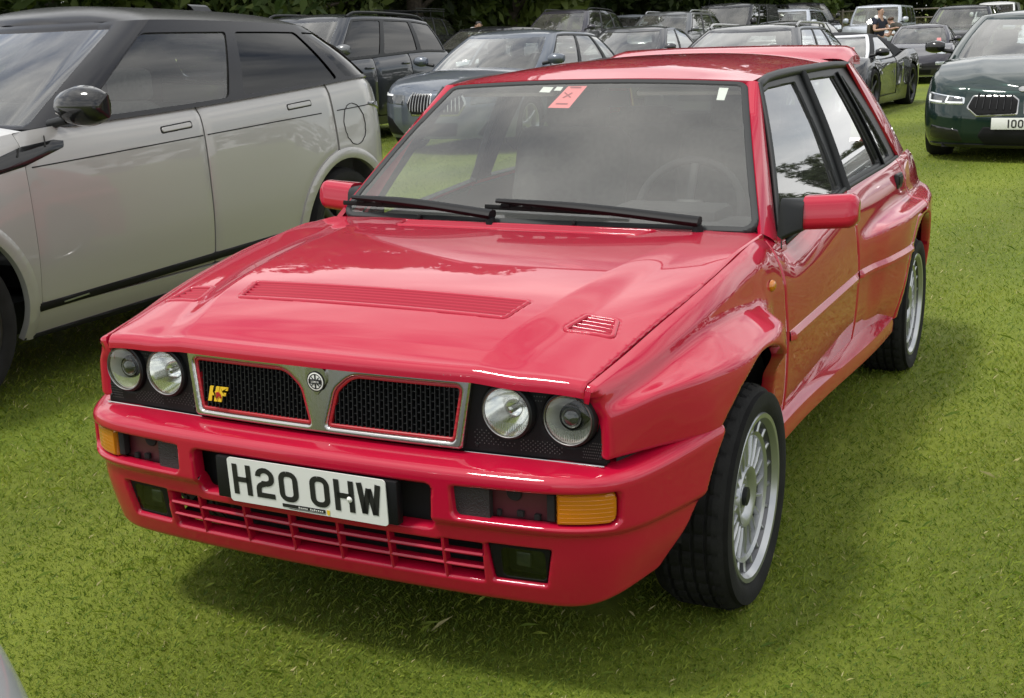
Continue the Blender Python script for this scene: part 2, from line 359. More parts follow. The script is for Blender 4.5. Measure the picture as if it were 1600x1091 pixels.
# ---------------------------------------------------------------- wheels (shared by every car)
def make_wheel(parent, loc, R, rim, width, style='turbine', nsp=20, rimmat='alloy', flip=False, detail=True, steer=0.):
    """wheel part (rim barrel) > tyre, spokes, hub cap, brake disc. outer face towards +y unless flip"""
    n = 72 if detail else 36; w = width / 2
    ro = rim
    barrel = lathe('wheel', [(ro, w - .012), (ro + .006, w - .004), (ro + .004, w + .002), (ro - .006, w + .001), (ro - .016, w - .012), (ro - .022, w - .05), (ro - .03, -w + .03), (ro - .01, -w + .01), (ro, -w)], 'barrel' if style == 'turbine' else rimmat, parent, n)
    barrel.location = loc; barrel.rotation_euler = (0, 0, (math.pi if flip else 0) + steer)
    side = [(ro - .002, w - .010), (ro + .012, w + .004), (ro + (R - ro) * .45, w + .012), (ro + (R - ro) * .75, w + .008), (R - .018, w - .004), (R - .008, w - .014), (R - .002, w - .03)]
    tread = []
    if detail:
        for a in (.62, .2, -.2, -.62):
            c = a * w * .86; tread += [(R, c + .014), (R, c + .005), (R - .008, c + .004), (R - .008, c - .004), (R, c - .005), (R, c - .014)]
    else: tread = [(R, w * .5), (R, -w * .5)]
    prof = side + tread + [(r, -a) for r, a in side[::-1]]
    nt_ = 180 if detail else 40
    md = (lambda r, a, k, i: r - .006 if (k % 5 == 0 and r > R - .004) else r) if detail else None
    lathe('tyre', prof, 'rubber', barrel, nt_, mod=md)
    if style == 'turbine': lathe('rim_lip', [(ro - .017, w - .012), (ro - .007, w + .003), (ro + .004, w + .004), (ro + .008, w - .003)], rimmat, barrel, n)
    # brake disc and dark drum behind the spokes
    lathe('brake_disc', [(.02, w - .075), (rim * .72, w - .075), (rim * .72, w - .09), (.02, w - .09)], 'steel', barrel, 32)
    lathe('inner_drum', [(.01, w - .1), (rim - .032, w - .1)], 'under', barrel, 24)
    f = w - .018
    if style == 'turbine':
        lathe('hub', [(.002, f - .012), (.03, f - .012), (.032, f - .016), (.05, f - .018), (.066, f - .004), (.078, f - .002), (.084, f - .012), (.084, f - .05)], rimmat, barrel, 48)
        lathe('spoke_ring', [(rim * .735, f - .02), (rim * .745, f - .004), (rim * .79, f + .002), (rim * .80, f - .02)], rimmat, barrel, 72)
        sp = None
        for k in range(nsp):
            th = 2 * math.pi * k / nsp
            if sp is None:
                rows = []
                for r, h, d in ((.078, .0045, f - .006), (.11, .0045, f - .004), (rim * .745, .0055, f - .006)):
                    rows.append([(r, d - .03, -h), (r, d - .004, -h), (r, d, -h * .5), (r, d, h * .5), (r, d - .004, h), (r, d - .03, h)])
                sp = loft('spoke', rows, rimmat, barrel, close_u=True, caps=True)
            else: sp2 = inst(sp, 'spoke', barrel, rot=(0, -th, 0))
        rb = None
        for k in range(nsp):
            th = 2 * math.pi * (k + .5) / nsp
            if rb is None:
                rows = []
                for r, h, d in ((rim * .79, .0065, f), (rim * .88, .005, f + .002), (rim * .965, .007, f + .006)):
                    rows.append([(r, d - .035, -h), (r, d - .004, -h), (r, d, -h * .5), (r, d, h * .5), (r, d - .004, h), (r, d - .035, h)])
                rb = loft('outer_rib', rows, rimmat, barrel, close_u=True, caps=True); rb.rotation_euler = (0, -th, 0)
            else: inst(rb, 'outer_rib', barrel, rot=(0, -th, 0))
        lathe('hub_cap', [(.0, f - .002), (.018, f - .002), (.0185, f - .004), (.024, f - .004), (.025, f - .012)], 'satin', barrel, 32)
        for k in range(4):
            th = 2 * math.pi * k / 4 + .5; b = lathe('wheel_bolt', [(.001, .006), (.006, .006), (.008, 0)], 'alloy', barrel, 10); b.location = (.047 * math.cos(th), f - .02, .047 * math.sin(th))
    else:
        lathe('hub', [(.002, f - .01), (.05, f - .008), (.07, f - .02), (.07, f - .06)], rimmat, barrel, 24)
        sp = None
        for k in range(nsp):
            th = 2 * math.pi * k / nsp
            if sp is None:
                rows = []
                for r, h, d in ((.05, .035, f - .012), (rim * .55, .022, f - .008), (rim * .97, .03, f + .004)):
                    rows.append([(r, d - .035, -h), (r, d - .006, -h), (r, d, -h * .6), (r, d, h * .6), (r, d - .006, h), (r, d - .035, h)])
                sp = loft('spoke', rows, rimmat, barrel, close_u=True, caps=True)
            else: inst(sp, 'spoke', barrel, rot=(0, -th, 0))
    return barrel
def copy_part(o, parent, loc=None, rot=None):
    c = o.copy(); col.objects.link(c); c.parent = parent
    if loc is not None: c.location = loc
    if rot is not None: c.rotation_euler = rot
    for ch in o.children:
        d = ch.copy(); col.objects.link(d); d.parent = c
    return c

# ================================================================ the red hatchback
car = empty('red_hatchback', 'red boxy hatchback with flared arches, twin round headlamps and plate H20 OHW, nearest the camera', 'car')
ST = [.665, .50, .35, .15, -.05, -.17, -.26, -.34, -.45, -.62, -1.0, -1.45, -1.6, -1.8, -2.1, -2.5, -2.8, -3.08]
SEC = {
 .665: [(.666, .735), (.684, .731), (.693, .714), (.697, .69), (.70, .66), (.702, .62), (.704, .585), (.704, .56), (.704, .52)],
 .50: [(.687, .764), (.706, .757), (.724, .740), (.740, .705), (.785, .698), (.792, .66), (.790, .61), (.786, .57), (.786, .52)],
 .35: [(.706, .795), (.728, .787), (.748, .766), (.766, .731), (.836, .708), (.851, .68), (.856, .62), (.855, .57), (.855, .52)],
 .15: [(.727, .829), (.748, .820), (.768, .796), (.788, .752), (.866, .710), (.884, .68), (.887, .62), (.885, .57), (.885, .52)],
 -.05: [(.737, .857), (.757, .846), (.777, .813), (.797, .754), (.872, .709), (.888, .675), (.89, .62), (.888, .57), (.885, .50)],
 -.17: [(.738, .869), (.757, .857), (.778, .821), (.797, .748), (.862, .708), (.878, .67), (.88, .61), (.876, .54), (.87, .46)],
 -.26: [(.738, .879), (.757, .866), (.779, .827), (.797, .748), (.815, .700), (.828, .65), (.832, .59), (.835, .48), (.83, .36)],
 -.34: [(.737, .884), (.757, .868), (.780, .822), (.796, .750), (.800, .70), (.805, .64), (.808, .585), (.806, .45), (.79, .30)],
 -.45: [(.737, .874), (.758, .848), (.781, .802), (.796, .748), (.800, .70), (.805, .64), (.808, .585), (.805, .44), (.787, .29)],
 -.62: [(.738, .826), (.757, .81), (.778, .78), (.793, .74), (.80, .70), (.806, .64), (.808, .585), (.803, .43), (.785, .29)],
 -1.0: [(.742, .858), (.760, .84), (.782, .80), (.795, .75), (.802, .70), (.807, .64), (.808, .585), (.802, .43), (.782, .29)],
 -1.45: [(.743, .890), (.762, .87), (.785, .82), (.797, .75), (.803, .70), (.807, .64), (.808, .585), (.80, .43), (.78, .29)],
 -1.6: [(.743, .893), (.762, .872), (.786, .815), (.800, .74), (.820, .708), (.824, .66), (.820, .59), (.806, .43), (.78, .29)],
 -1.8: [(.742, .897), (.762, .875), (.786, .81), (.803, .742), (.850, .722), (.860, .68), (.858, .60), (.836, .43), (.79, .30)],
 -2.1: [(.741, .901), (.761, .878), (.785, .815), (.806, .747), (.872, .724), (.886, .69), (.886, .61), (.88, .45), (.86, .32)],
 -2.5: [(.738, .903), (.757, .88), (.782, .82), (.803, .748), (.872, .725), (.887, .69), (.888, .61), (.885, .45), (.87, .30)],
 -2.8: [(.728, .90), (.748, .88), (.77, .82), (.79, .748), (.848, .722), (.862, .69), (.862, .60), (.857, .45), (.84, .30)],
 -3.08: [(.70, .89), (.72, .87), (.74, .82), (.76, .75), (.80, .72), (.81, .68), (.81, .60), (.80, .45), (.79, .30)]}
_FL = [(pchip(ST, [SEC[s][k][0] for s in ST]), pchip(ST, [SEC[s][k][1] for s in ST])) for k in range(9)]
def side_fn(U, V):
    K = len(_FL); x = np.asarray(U, float); v = np.clip(np.asarray(V, float), 0, 1) * (K - 1)
    A = np.stack([np.stack([fy(x), fz(x)], -1) for fy, fz in _FL], 0)
    i = np.clip(np.floor(v).astype(int), 0, K - 2); t = (v - i)[..., None]
    def pick(j):
        j = np.clip(j, 0, K - 1); return np.take_along_axis(A, j[None, ..., None], 0)[0]
    p0, p1, p2, p3 = pick(i - 1), pick(i), pick(i + 1), pick(i + 2)
    m1 = (p2 - p0) * .42; m2 = (p3 - p1) * .42
    q = (2 * t**3 - 3 * t**2 + 1) * p1 + (t**3 - 2 * t**2 + t) * m1 + (-2 * t**3 + 3 * t**2) * p2 + (t**3 - t**2) * m2
    return np.stack([x, q[..., 0], q[..., 1]], -1)
def ell(P, cx, cz, rx, rz):
    return (np.hypot((P[..., 0] - cx) / rx, (P[..., 2] - cz) / rz) - 1) * min(rx, rz)
FDIAG = [(.312, .575), (.505, .27), (.56, .1), (0, .1), (0, .55), (.2, .62)]
def front_arch(P): return np.minimum(ell(P, .045, .298, .385, .39), sd_poly(P[..., 0], P[..., 2], FDIAG))
def rear_arch(P): return ell(P, -2.455, .298, .40, .382)
GAP = .0022
DOOR_F = -.47; DOOR_B = -1.47
def g_fender(U, V, P):
    x, z = P[..., 0], P[..., 2]
    lo = .562 + .012 * sstep(.3, .7, x)
    return np.maximum.reduce([-front_arch(P), np.where(x > .2, (lo - z) * .8, -1.), x - (.648 + .014 * sstep(.70, .73, z)), (DOOR_F + GAP) - x, .27 - z])
sheet('front_wing', side_fn, (-.48, .672), (0, 1), 150, 80, 'red', car, g=g_fender, thick=.03, roll=.010, mirror=True, sharp=60)
def belt_z(x): return _FL[0][1](x)
def g_fdoor(U, V, P):
    x, z = P[..., 0], P[..., 2]; b = DOOR_B + .03 * (z - .6)
    return np.maximum.reduce([x - (DOOR_F - GAP), (b + GAP) - x, .315 - z])
sheet('front_door', side_fn, (-1.52, -.44), (.0, 1), 110, 60, 'red', car, g=g_fdoor, thick=.02, roll=.006, mirror=True, sharp=60)
def rdoor_edge(z): return np.where(z > .52, -2.30, -2.30 + (.52 - z) * 1.4)
def g_rdoor(U, V, P):
    x, z = P[..., 0], P[..., 2]; b = DOOR_B + .03 * (z - .6)
    arch = rear_arch(P); cut = np.hypot(x + 2.455, z - .298) - .44
    return np.maximum.reduce([x - (b - GAP), -2.52 + GAP - x, -arch, .315 - z, np.where(z < .70, -cut, -1)])
def g_quarter(U, V, P):
    x, z = P[..., 0], P[..., 2]
    inside_door = np.maximum.reduce([-2.52 - x, np.where(z < .70, -(np.hypot(x + 2.455, z - .298) - .44), -1)])
    return np.maximum.reduce([-rear_arch(P), -3.075 - x, .27 - z, -(inside_door + GAP * 2), x - (-1.9)])
sheet('rear_door', side_fn, (-2.56, -1.44), (0, 1), 120, 64, 'red', car, g=g_rdoor, thick=.02, roll=.005, mirror=True, sharp=60)
sheet('rear_quarter_panel', side_fn, (-3.08, -1.9), (0, 1), 130, 64, 'red', car, g=g_quarter, thick=.03, roll=.008, mirror=True, sharp=60)
# dark structure behind panel gaps
def inner_side(U, V):
    P = side_fn(U, V); P[..., 1] -= .028; return P
def g_inner(U, V, P): return np.maximum.reduce([-front_arch(P) + .01, -rear_arch(P) + .01, P[..., 0] - .60, .33 - P[..., 2]])
sheet('body_inner', inner_side, (-3.0, .6), (.1, 1), 120, 30, 'under', car, g=g_inner, thick=0, mirror=True)
# side rub moulding
def mould(x0, x1, n=40):
    rows = []
    for x in np.linspace(x0, x1, n):
        e = min(1, (x - min(x0, x1)) / .06 + .15, (max(x0, x1) - x) / .03 + .3)
        v = .75; P = side_fn(np.array([x]), np.array([v]))[0]; y, z = P[1], .588
        d = .013 * e; rows.append([(x, y - .01, z + .022), (x, y + .002, z + .017), (x, y + d, z + .002), (x, y + d, z - .010), (x, y - .01, z - .018)])
    return rows
for a, b in ((DOOR_F - .02, DOOR_B + .005), (DOOR_B - .005, -2.16)):
    r = np.array(mould(a, b)); loft('side_moulding', r, 'red', car, sharp=25); loft('side_moulding', r[:, ::-1] * np.array([1, -1, 1]), 'red', car, sharp=25)
# sill skirt
rows = []
for x in np.linspace(-.30, -2.03, 60):
    e = sstep(-.26, -.40, x) * (1 - .0 * x); k = 1 - sstep(-1.96, -2.03, x) * .5; w = .018 + .03 * sstep(-.5, -1.8, x)
    yo = .803 + w * e; zt = .372 - .03 * sstep(-.4, -1.9, x)
    rows.append([(x, .77, zt + .012), (x, .795, zt + .004), (x, yo * (.96 + .04 * k), zt - .012), (x, yo * (.955 + .045 * k) + .004, zt - .028), (x, yo * (.955 + .045 * k) + .002, zt - .062), (x, .79, .268), (x, .74, .262)])
rows = np.array(rows)
loft('sill_skirt', rows[:, ::-1], 'red', car, sharp=30); loft('sill_skirt', (rows * np.array([1, -1, 1])), 'red', car, sharp=30)
for s in (1, -1):
    e = rows[-1] * np.array([1, s, 1]); mk('skirt_end', e, [list(range(7))], 'red', car, smooth=False)
# ---- bonnet
h_edge = pchip([.70, .655, .54, .42, .26, .085, -.065, -.27, -.48, -.6], [.730, .737, .758, .782, .812, .839, .859, .881, .886, .886])
h_yg = pchip([.70, .66, .4, .1, -.1, -.6], [.663, .668, .701, .734, .739, .736])
h_cz = pchip([.70, .66, .60, .55, .42, .2, -.1, -.4, -.6], [.748, .755, .778, .795, .829, .862, .883, .890, .891])
h_cy = pchip([.70, .55, .42, .2, -.1, -.3, -.6], [.40, .425, .455, .485, .515, .54, .56])
def hood_top(x, y):
    a = np.abs(y); ze = h_edge(x); zc = h_cz(x); yc = h_cy(x); t = np.clip((a - yc) / (h_yg(x) - yc), 0, 1)
    s = np.where(t < .42, .78 * sstep(-.05, .44, t) / 1.0, .78 + .22 * (t - .42) / .58)
    s = .38 * sstep(-.06, .40, t) + .20 * t + .42 * t ** 4
    return zc + .010 * (1 - (a / .5) ** 2) * np.clip((zc - ze) / .05, 0, 1) * (a < .5) - (zc - ze) * s
def hood_xf(y): return .690 - .030 * (np.abs(y) / .66) ** 2
def hood_fn(W, Y):
    r = .024; xf = hood_xf(Y); q = r * math.pi / 2; l = .010
    th = np.clip((W - l) / r, 0, math.pi / 2); back = np.maximum(W - l - q, 0)
    x = xf - r * (1 - np.cos(th)) - back; zt = hood_top(np.minimum(x, xf - r), Y)
    z = zt - r * (1 - np.sin(th)) - np.maximum(l - W, 0)
    return np.stack([x, Y + 0 * W, z], -1)
HV = rpoly([(.365, .405), (.365, -.405), (.470, -.385), (.470, .385)], .012)
HVS = rpoly([(.365, .545), (.365, .625), (.452, .646), (.462, .520)], .014)
CWV = rpoly([(-.345, .40), (-.345, -.40), (-.435, -.43), (-.435, .43)], .01)
def g_hood(U, V, P):
    x, y = P[..., 0], P[..., 1]
    holes = np.minimum.reduce([sd_poly(x, y, HV), sd_poly(x, np.abs(y), HVS), sd_poly(x, y, CWV)])
    return np.maximum.reduce([np.abs(y) - (h_yg(x) - .0045 - GAP), -.478 - x, -holes, -.01 - U])
hood = sheet('bonnet', hood_fn, (0, 1.17), (-.745, .745), 300, 320, 'red', car, g=g_hood, thick=.018, roll=.0035, side=-1, sharp=50)
def vent(name, poly, sx0, sx1, ns, yof, parent, sgn=1):
    """framed slot vent: sunk tray, raised frame, separate slats"""
    poly = np.asarray(poly) * np.array([1, sgn]); x0, x1 = poly[:, 0].min(), poly[:, 0].max(); y0, y1 = poly[:, 1].min(), poly[:, 1].max()
    top = lambda U, V: np.stack([U, V, hood_top(U, V)], -1)
    tray = sheet(name, lambda U, V: np.stack([U, V, hood_top(U, V) - .030], -1), (x0, x1), (y0, y1), 24, 60, 'red', parent, g=lambda U, V, P: sd_poly(U, V, poly), thick=0)
    sheet('vent_frame', top, (x0 - .004, x1 + .004), (y0 - .004, y1 + .004), 60, max(60, int((y1 - y0) / .004)), 'red', tray, g=lambda U, V, P: np.abs(sd_poly(U, V, poly) + .0035) - .0058, thick=.012, roll=.004, off=.0032, sharp=60)
    for k in range(ns):
        xc = sx0 + (sx1 - sx0) * (k + .5) / ns; rows = []
        ys = [y for y in np.linspace(y0, y1, 160) if sd_poly(np.array([xc]), np.array([y]), poly)[0] < -.004]
        hw = abs(sx1 - sx0) / ns * .19
        for y in (np.linspace(ys[0], ys[-1], 30)):
            z = float(hood_top(np.array(xc), np.array(y))); rows.append([(xc + hw, y, z - .016), (xc + hw * .8, y, z - .004), (xc, y, z - .001), (xc - hw * .8, y, z - .004), (xc - hw, y, z - .016)])
        loft('slat', np.array(rows)[:, ::-1], 'red', tray, sharp=40)
    return tray
vent('bonnet_vent', HV, .367, .468, 6, 0, car)
vent('bonnet_side_vent', HVS, .367, .458, 5, 0, car); vent('bonnet_side_vent', HVS, .367, .458, 5, 0, car, -1)
vent('cowl_vent', CWV, -.433, -.347, 6, 0, car)
# cowl panel between bonnet and screen
sheet('cowl_panel', lambda U, V: np.stack([U, V, hood_top(U, V) - .003], -1), (-.56, -.481), (-.70, .70), 12, 60, 'red', car, thick=.01, side=1)
# washer jets
for y in (-.39, .15):
    z = float(hood_top(np.array(-.47), np.array(y))); box('washer_jet', (-.468, y, z + .006), (.014, .012, .016), 'satin', car, .003)
# ---- front: lamp panel, lamps, grille
def panel_x(y, z): return .655 - .020 * np.clip((np.abs(y) - .36) / .32, 0, 1) + .03 * (.65 - z) * .3
def front_pt(y, z, d=0.): return np.array([float(panel_x(np.array(y), np.array(z))) + d, y, z])
LP = rpoly([(.30, .742), (.664, .738), (.684, .70), (.700, .556), (.30, .556)], .004)
def g_panel(U, V, P):
    y = np.abs(U); holes = np.minimum(np.hypot(y - .620, V - .655) - .064, np.hypot(y - .478, V - .659) - .062)
    return np.maximum(sd_poly(y, V, LP), -holes)
panel_fn = lambda U, V: np.stack([panel_x(U, V), U, V], -1)
pan = sheet('headlamp_panel', panel_fn, (.29, .71), (.55, .75), 120, 60, 'black', car, g=g_panel, thick=.02, roll=.002, mirror=True)
lip_rows = lambda s: [front_pt(s * y, .557, .006) for y in np.linspace(.37, .698, 12)]
for s in (1, -1): tube('panel_trim', lip_rows(s), .0022, 'chrome', car, 6)
for s, pn in ((1, pan[0]), (-1, pan[1])):
    for y, z in ((.652, .722), (.688, .575), (.405, .722), (.40, .575)):
        b = lathe('screw', [(.0005, .003), (.003, .003), (.0045, 0)], 'satin', pn, 10, axis='x'); b.location = front_pt(s * y, z, .001)
    # small drilled ventilation holes
    V = []; F = []
    for cy, cz, wy, wz in ((.548, .713, .028, .03), (.668, .588, .022, .02), (.44, .595, .05, .018), (.55, .585, .05, .014)):
        for i in range(9):
            for j in range(6):
                yy = cy + (i - 4 + (j % 2) * .5) / 4.5 * wy; zz = cz + (j - 2.5) / 3 * wz
                if min(math.hypot(yy - .62, zz - .655), math.hypot(yy - .478, zz - .659)) < .070: continue
                c = front_pt(s * yy, zz, .0012); bI = len(V); V += [c + np.array([0, .0016 * math.cos(t), .0016 * math.sin(t)]) for t in np.arange(6) * math.pi / 3]; F.append([bI + k for k in range(6)])
    tag(mk('vent_holes', V, F, pmat('drilled_hole', (.05, .05, .05), .6), pn, smooth=False), kind='stuff')
def headlamp(y, z, r, proj, s):
    c = front_pt(s * y, z)
    bowl = lathe('headlamp', [(r * 1.0, .0), (r * .93, -.012), (r * .75, -.035), (r * .5, -.052), (r * .2, -.06), (.001, -.061)], 'lampcream' if proj else 'mirror', car, 40, axis='x'); bowl.location = c + np.array([.006, 0, 0])
    lathe('bezel', [(r * 1.0, .004), (r * 1.02, .008), (r * 1.09, .006), (r * 1.13, -.004), (r * 1.13, -.03)], 'satin', bowl, 48, axis='x')
    lathe('rim_ring', [(r * .965, .004), (r * .975, .010), (r * 1.0, .011), (r * 1.02, .007)], 'steel', bowl, 48, axis='x')
    ln = []
    for k in range(14):
        q = k / 13; ln.append((max(.0005, r * .985 * math.sin(q * math.pi / 2)), .006 + .012 * math.cos(q * math.pi / 2)))
    lathe('lens', ln, 'lens', bowl, 48, axis='x', sharp=80)
    if proj:
        lathe('projector', [(r * .52, -.055), (r * .54, -.016), (r * .50, -.010), (r * .46, -.014)], 'satin', bowl, 32, axis='x')
        lathe('projector_lens', [(r * .47, -.016), (r * .38, -.006), (r * .22, .0), (.001, .003)], pmat('dark_lens', (.02, .022, .02), .05, coat=1.), bowl, 32, axis='x')
    else:
        lathe('bulb_shield', [(.001, -.012), (r * .13, -.014), (r * .15, -.03), (r * .12, -.06)], 'chrome', bowl, 20, axis='x')
    # moulded flutes in the lower half of the glass
    V = []; F = []
    for k in range(-11, 12):
        yy = k * r * .075; z0 = -math.sqrt(max(0, (r * .9) ** 2 - yy * yy)); z1 = -r * .42 if not proj else max(z0 * .5, -r * .5)
        if z0 > z1 - .004: continue
        b = len(V); V += [(.0035, yy - .0011, z0), (.0035, yy + .0011, z0), (.0035, yy + .0011, z1), (.0035, yy - .0011, z1)]; F.append([b, b + 1, b + 2, b + 3])
    tag(mk('lens_flutes', V, F, 'mirror', bowl, smooth=False), kind='stuff')
for s in (1, -1): headlamp(.620, .655, .0550, True, s); headlamp(.478, .659, .0560, False, s)
# grille
def gr_x(y, z): return .685 + .07 * (.65 - z) - .012 * (y / .4) ** 2
gr_fn = lambda d: (lambda U, V: np.stack([gr_x(U, V) + d, U, V], -1))
GO = rpoly([(-.400, .733), (.400, .733), (.374, .566), (-.374, .566)], .012)
OP = rpoly([(.376, .711), (.092, .711), (.046, .672), (.026, .60), (.022, .583), (.355, .583)], [.014, .07, .05, .02, .006, .012], 6)
def g_gr(U, V, P): return np.maximum(sd_poly(U, V, GO), -sd_poly(np.abs(U), V, OP))
gr = sheet('grille_surround', gr_fn(0), (-.405, .405), (.56, .738), 300, 76, 'chrome', car, g=g_gr, thick=.03, roll=.007, sharp=60)
sheet('grille_pinstripe', gr_fn(-.006), (-.385, .385), (.575, .72), 300, 66, 'redtrim', gr, g=lambda U, V, P: np.abs(sd_poly(np.abs(U), V, OP) + .003) - .0042, thick=.012, roll=.002)
sheet('grille_back', gr_fn(-.05), (-.39, .39), (.57, .73), 4, 4, 'under', gr, thick=0)
for s in (1, -1):
    V = []; F = []
    for k in range(30):
        y = .030 + k * .0119
        zs = [z for z in np.linspace(.57, .73, 81) if sd_poly(np.array([y]), np.array([z]), OP)[0] < .004]
        if len(zs) < 3: continue
        z0, z1 = zs[0], zs[-1]
        def bx(ya, yb, za, zb, d0, d1):
            b = len(V)
            for d in (d0, d1):
                for yy, zz in ((ya, za), (yb, za), (yb, zb), (ya, zb)): V.append((float(gr_x(yy, zz)) + d, s * yy, zz))
            F.extend([[b + i for i in f] for f in ((4, 5, 6, 7), (0, 3, 2, 1), (0, 1, 5, 4), (1, 2, 6, 5), (2, 3, 7, 6), (3, 0, 4, 7))])
        bx(y - .0011, y + .0011, z0, z1, -.03, -.010)
        for j in range(7):
            zz = z0 + .010 + j * .019 + (k % 2) * .0095
            if zz < z1 - .004: bx(y, y + .0119, zz - .001, zz + .001, -.028, -.013)
    tag(mk('grille_bars', V, F, 'satin', gr, smooth=False), kind='stuff')
# badge on the grille centre
bz = .690; bxx = float(gr_x(0, bz)) + .001
sh = rpoly([(-.027, .722), (.027, .722), (.029, .69), (.0, .655), (-.029, .69)], [.01, .01, .012, .004, .012])
badge = flatpoly('grille_badge', sh, lambda a, b, d: (bxx + .004 + d, a, b), .008, 'chrome', gr)
for r0, r1, m, d in ((.0245, .0215, 'satin', .0052), (.0215, .0185, 'whitepaper', .0056), (.0185, .016, 'satin', .0052), (.016, .001, 'whitepaper', .0054)):
    o = lathe('badge_ring', [(r0, 0), (r1, .0004)], m, badge, 36, axis='x'); o.location = (bxx + d, 0, bz)
for a in (0, 90): box('badge_spoke', (bxx + .0064, 0, bz), (.0012, .0032 if a == 0 else .034, .034 if a == 0 else .0032), 'satin', badge)
for a in (45, -45): box('badge_spoke', (bxx + .0062, 0, bz), (.001, .002, .030), 'satin', badge, rot=Matrix.Rotation(rad(a), 3, 'X'))
box('badge_band', (bxx + .0070, 0, bz), (.0012, .036, .0105), 'satin', badge)
lettering('badge_lettering', 'LANCIA', lambda a, b: (bxx + .0078, a, bz + b), .005, 'whitepaper', badge)
# yellow HF badge with a red running figure
hfo = np.array([-.292, .630]); hfx = float(gr_x(-.29, .63)) + .004
def hfp(a, b): return (hfx + .004, hfo[0] + a + b * .28, hfo[1] + b)
def hf_bar(n, pts, m, d=.0, parent=None):
    return flatpoly(n, pts, lambda a, b, t: (hfx + .004 + d + t, hfo[0] + a + b * .28, hfo[1] + b), .003, m, parent)
hf = hf_bar('side_badge', [(-.026, -.019), (-.016, -.019), (-.016, -.004), (-.008, -.004), (-.008, -.019), (.002, -.019), (.002, .019), (-.008, .019), (-.008, .006), (-.016, .006), (-.016, .019), (-.026, .019)], 'yellow', parent=gr)
hf_bar('badge_letter', [(.004, -.019), (.014, -.019), (.014, -.003), (.024, -.003), (.024, .005), (.014, .005), (.014, .011), (.028, .011), (.028, .019), (.004, .019)], 'yellow', parent=hf)
hf_bar('badge_figure', [(-.006, .003), (-.002, .006), (.004, .005), (.010, -.001), (.013, -.009), (.009, -.009), (.007, -.004), (.003, -.005), (.001, -.010), (-.002, -.010), (-.002, -.003)], 'redtrim', .002, hf)
# ---- front bumper
PLAN = np.array([(.762, 0), (.760, .15), (.753, .36), (.741, .52), (.731, .60), (.712, .665), (.678, .722), (.625, .765), (.52, .812), (.41, .850), (.335, .870), (.25, .886)])
_pf = pchip(np.arange(len(PLAN)), PLAN[:, 0]), pchip(np.arange(len(PLAN)), PLAN[:, 1])
_tt = np.linspace(0, len(PLAN) - 1, 800); _pp = np.stack([_pf[0](_tt), _pf[1](_tt)], 1); _ss = np.r_[0, np.cumsum(np.hypot(*np.diff(_pp, axis=0).T))]
_sm = np.linspace(0, _ss[-1], 400); _px = np.interp(_sm, _ss, _pp[:, 0]); _py = np.interp(_sm, _ss, _pp[:, 1])
ker = np.ones(15) / 15
_px2 = np.convolve(np.r_[_px[1:8][::-1], _px, np.linspace(_px[-1], _px[-1] - .008, 7)], ker, 'valid'); _py2 = np.convolve(np.r_[-_py[1:8][::-1], _py, np.linspace(_py[-1], _py[-1] + .004, 7)], ker, 'valid')
_tx = np.gradient(_px2); _ty = np.gradient(_py2); _l = np.hypot(_tx, _ty); _nx = _ty / _l; _ny = -_tx / _l
def s_of_y(y): return float(np.interp(y, _py2, _sm))
BP = np.array([(.090, .562), (.055, .559), (.026, .554), (.010, .547), (.002, .538), (0, .525), (0, .49), (0, .435), (.002, .428), (.008, .421), (.015, .414), (.017, .405), (.020, .37), (.032, .30), (.041, .262), (.046, .245), (.056, .236), (.085, .234)])
_bl = np.r_[0, np.cumsum(np.hypot(*np.diff(BP, axis=0).T))]; _bd = pchip(_bl, BP[:, 0]); _bz = pchip(_bl, BP[:, 1])
def bump_fn(U, V, extra=0.):
    a = np.abs(U); d = _bd(V) + extra
    x = np.interp(a, _sm, _px2); y = np.interp(a, _sm, _py2); nx = np.interp(a, _sm, _nx); ny = np.interp(a, _sm, _ny)
    top = sstep(.8, 1.05, a) * np.clip((.045 - V) / .045, 0, 1)    # top face narrows towards the wheel
    d = d * (1 - .8 * top)
    lift = (.030 * sstep(.75, 1.12, a)) * sstep(.30, .56, _bz(V)) - .004
    lip = .055 * sstep(.62, 1.05, a) * (1 - sstep(.24, .40, _bz(V)))
    return np.stack([x - nx * d, np.sign(U) * (y - ny * d), _bz(V) + lift + lip], -1)
S_IN = s_of_y(.380); S_OUT = s_of_y(.742); S_SPL = s_of_y(.617)
def op_side(a, z): return sd_poly(a, z, rpoly([(S_IN, .512), (S_OUT - .006, .516), (S_OUT, .500), (S_OUT - .002, .450), (S_OUT - .02, .441), (S_IN + .006, .441)], [.012, .008, .012, .014, .012, .014]))
def op_mid(a, z): return sd_poly(a, z, rpoly([(-.332, .509), (.332, .509), (.326, .400), (-.326, .400)], .014))
def op_fog(a, z): return sd_poly(a, z, rpoly([(.452, .381), (s_of_y(.605), .381), (s_of_y(.588), .289), (.462, .289)], .006))
def op_low(a, z): return sd_poly(a, z, rpoly([(-.442, .378), (-.345, .378), (-.335, .372), (.335, .372), (.345, .378), (.442, .378), (.438, .283), (-.438, .283)], .003))
def g_bump(U, V, P):
    a = np.abs(U); z = _bz(V)
    holes = np.minimum.reduce([op_side(a, z), op_mid(a, z), op_fog(a, z), op_low(a, z)])
    topface = V < .05
    return np.maximum.reduce([np.where(topface, -1, -holes), -front_arch(P) + .0, .30 - P[..., 0]])
bumper = sheet('front_bumper', bump_fn, (-1.30, 1.30), (0, _bl[-1]), 520, 120, 'red', car, g=g_bump, thick=.028, roll=.0065, sharp=65, side=-1)
backing_v = lambda U, V: np.stack([np.interp(np.abs(U), _sm, _px2) - .075, np.sign(U) * np.minimum(np.interp(np.abs(U), _sm, _py2), .70), V], -1)
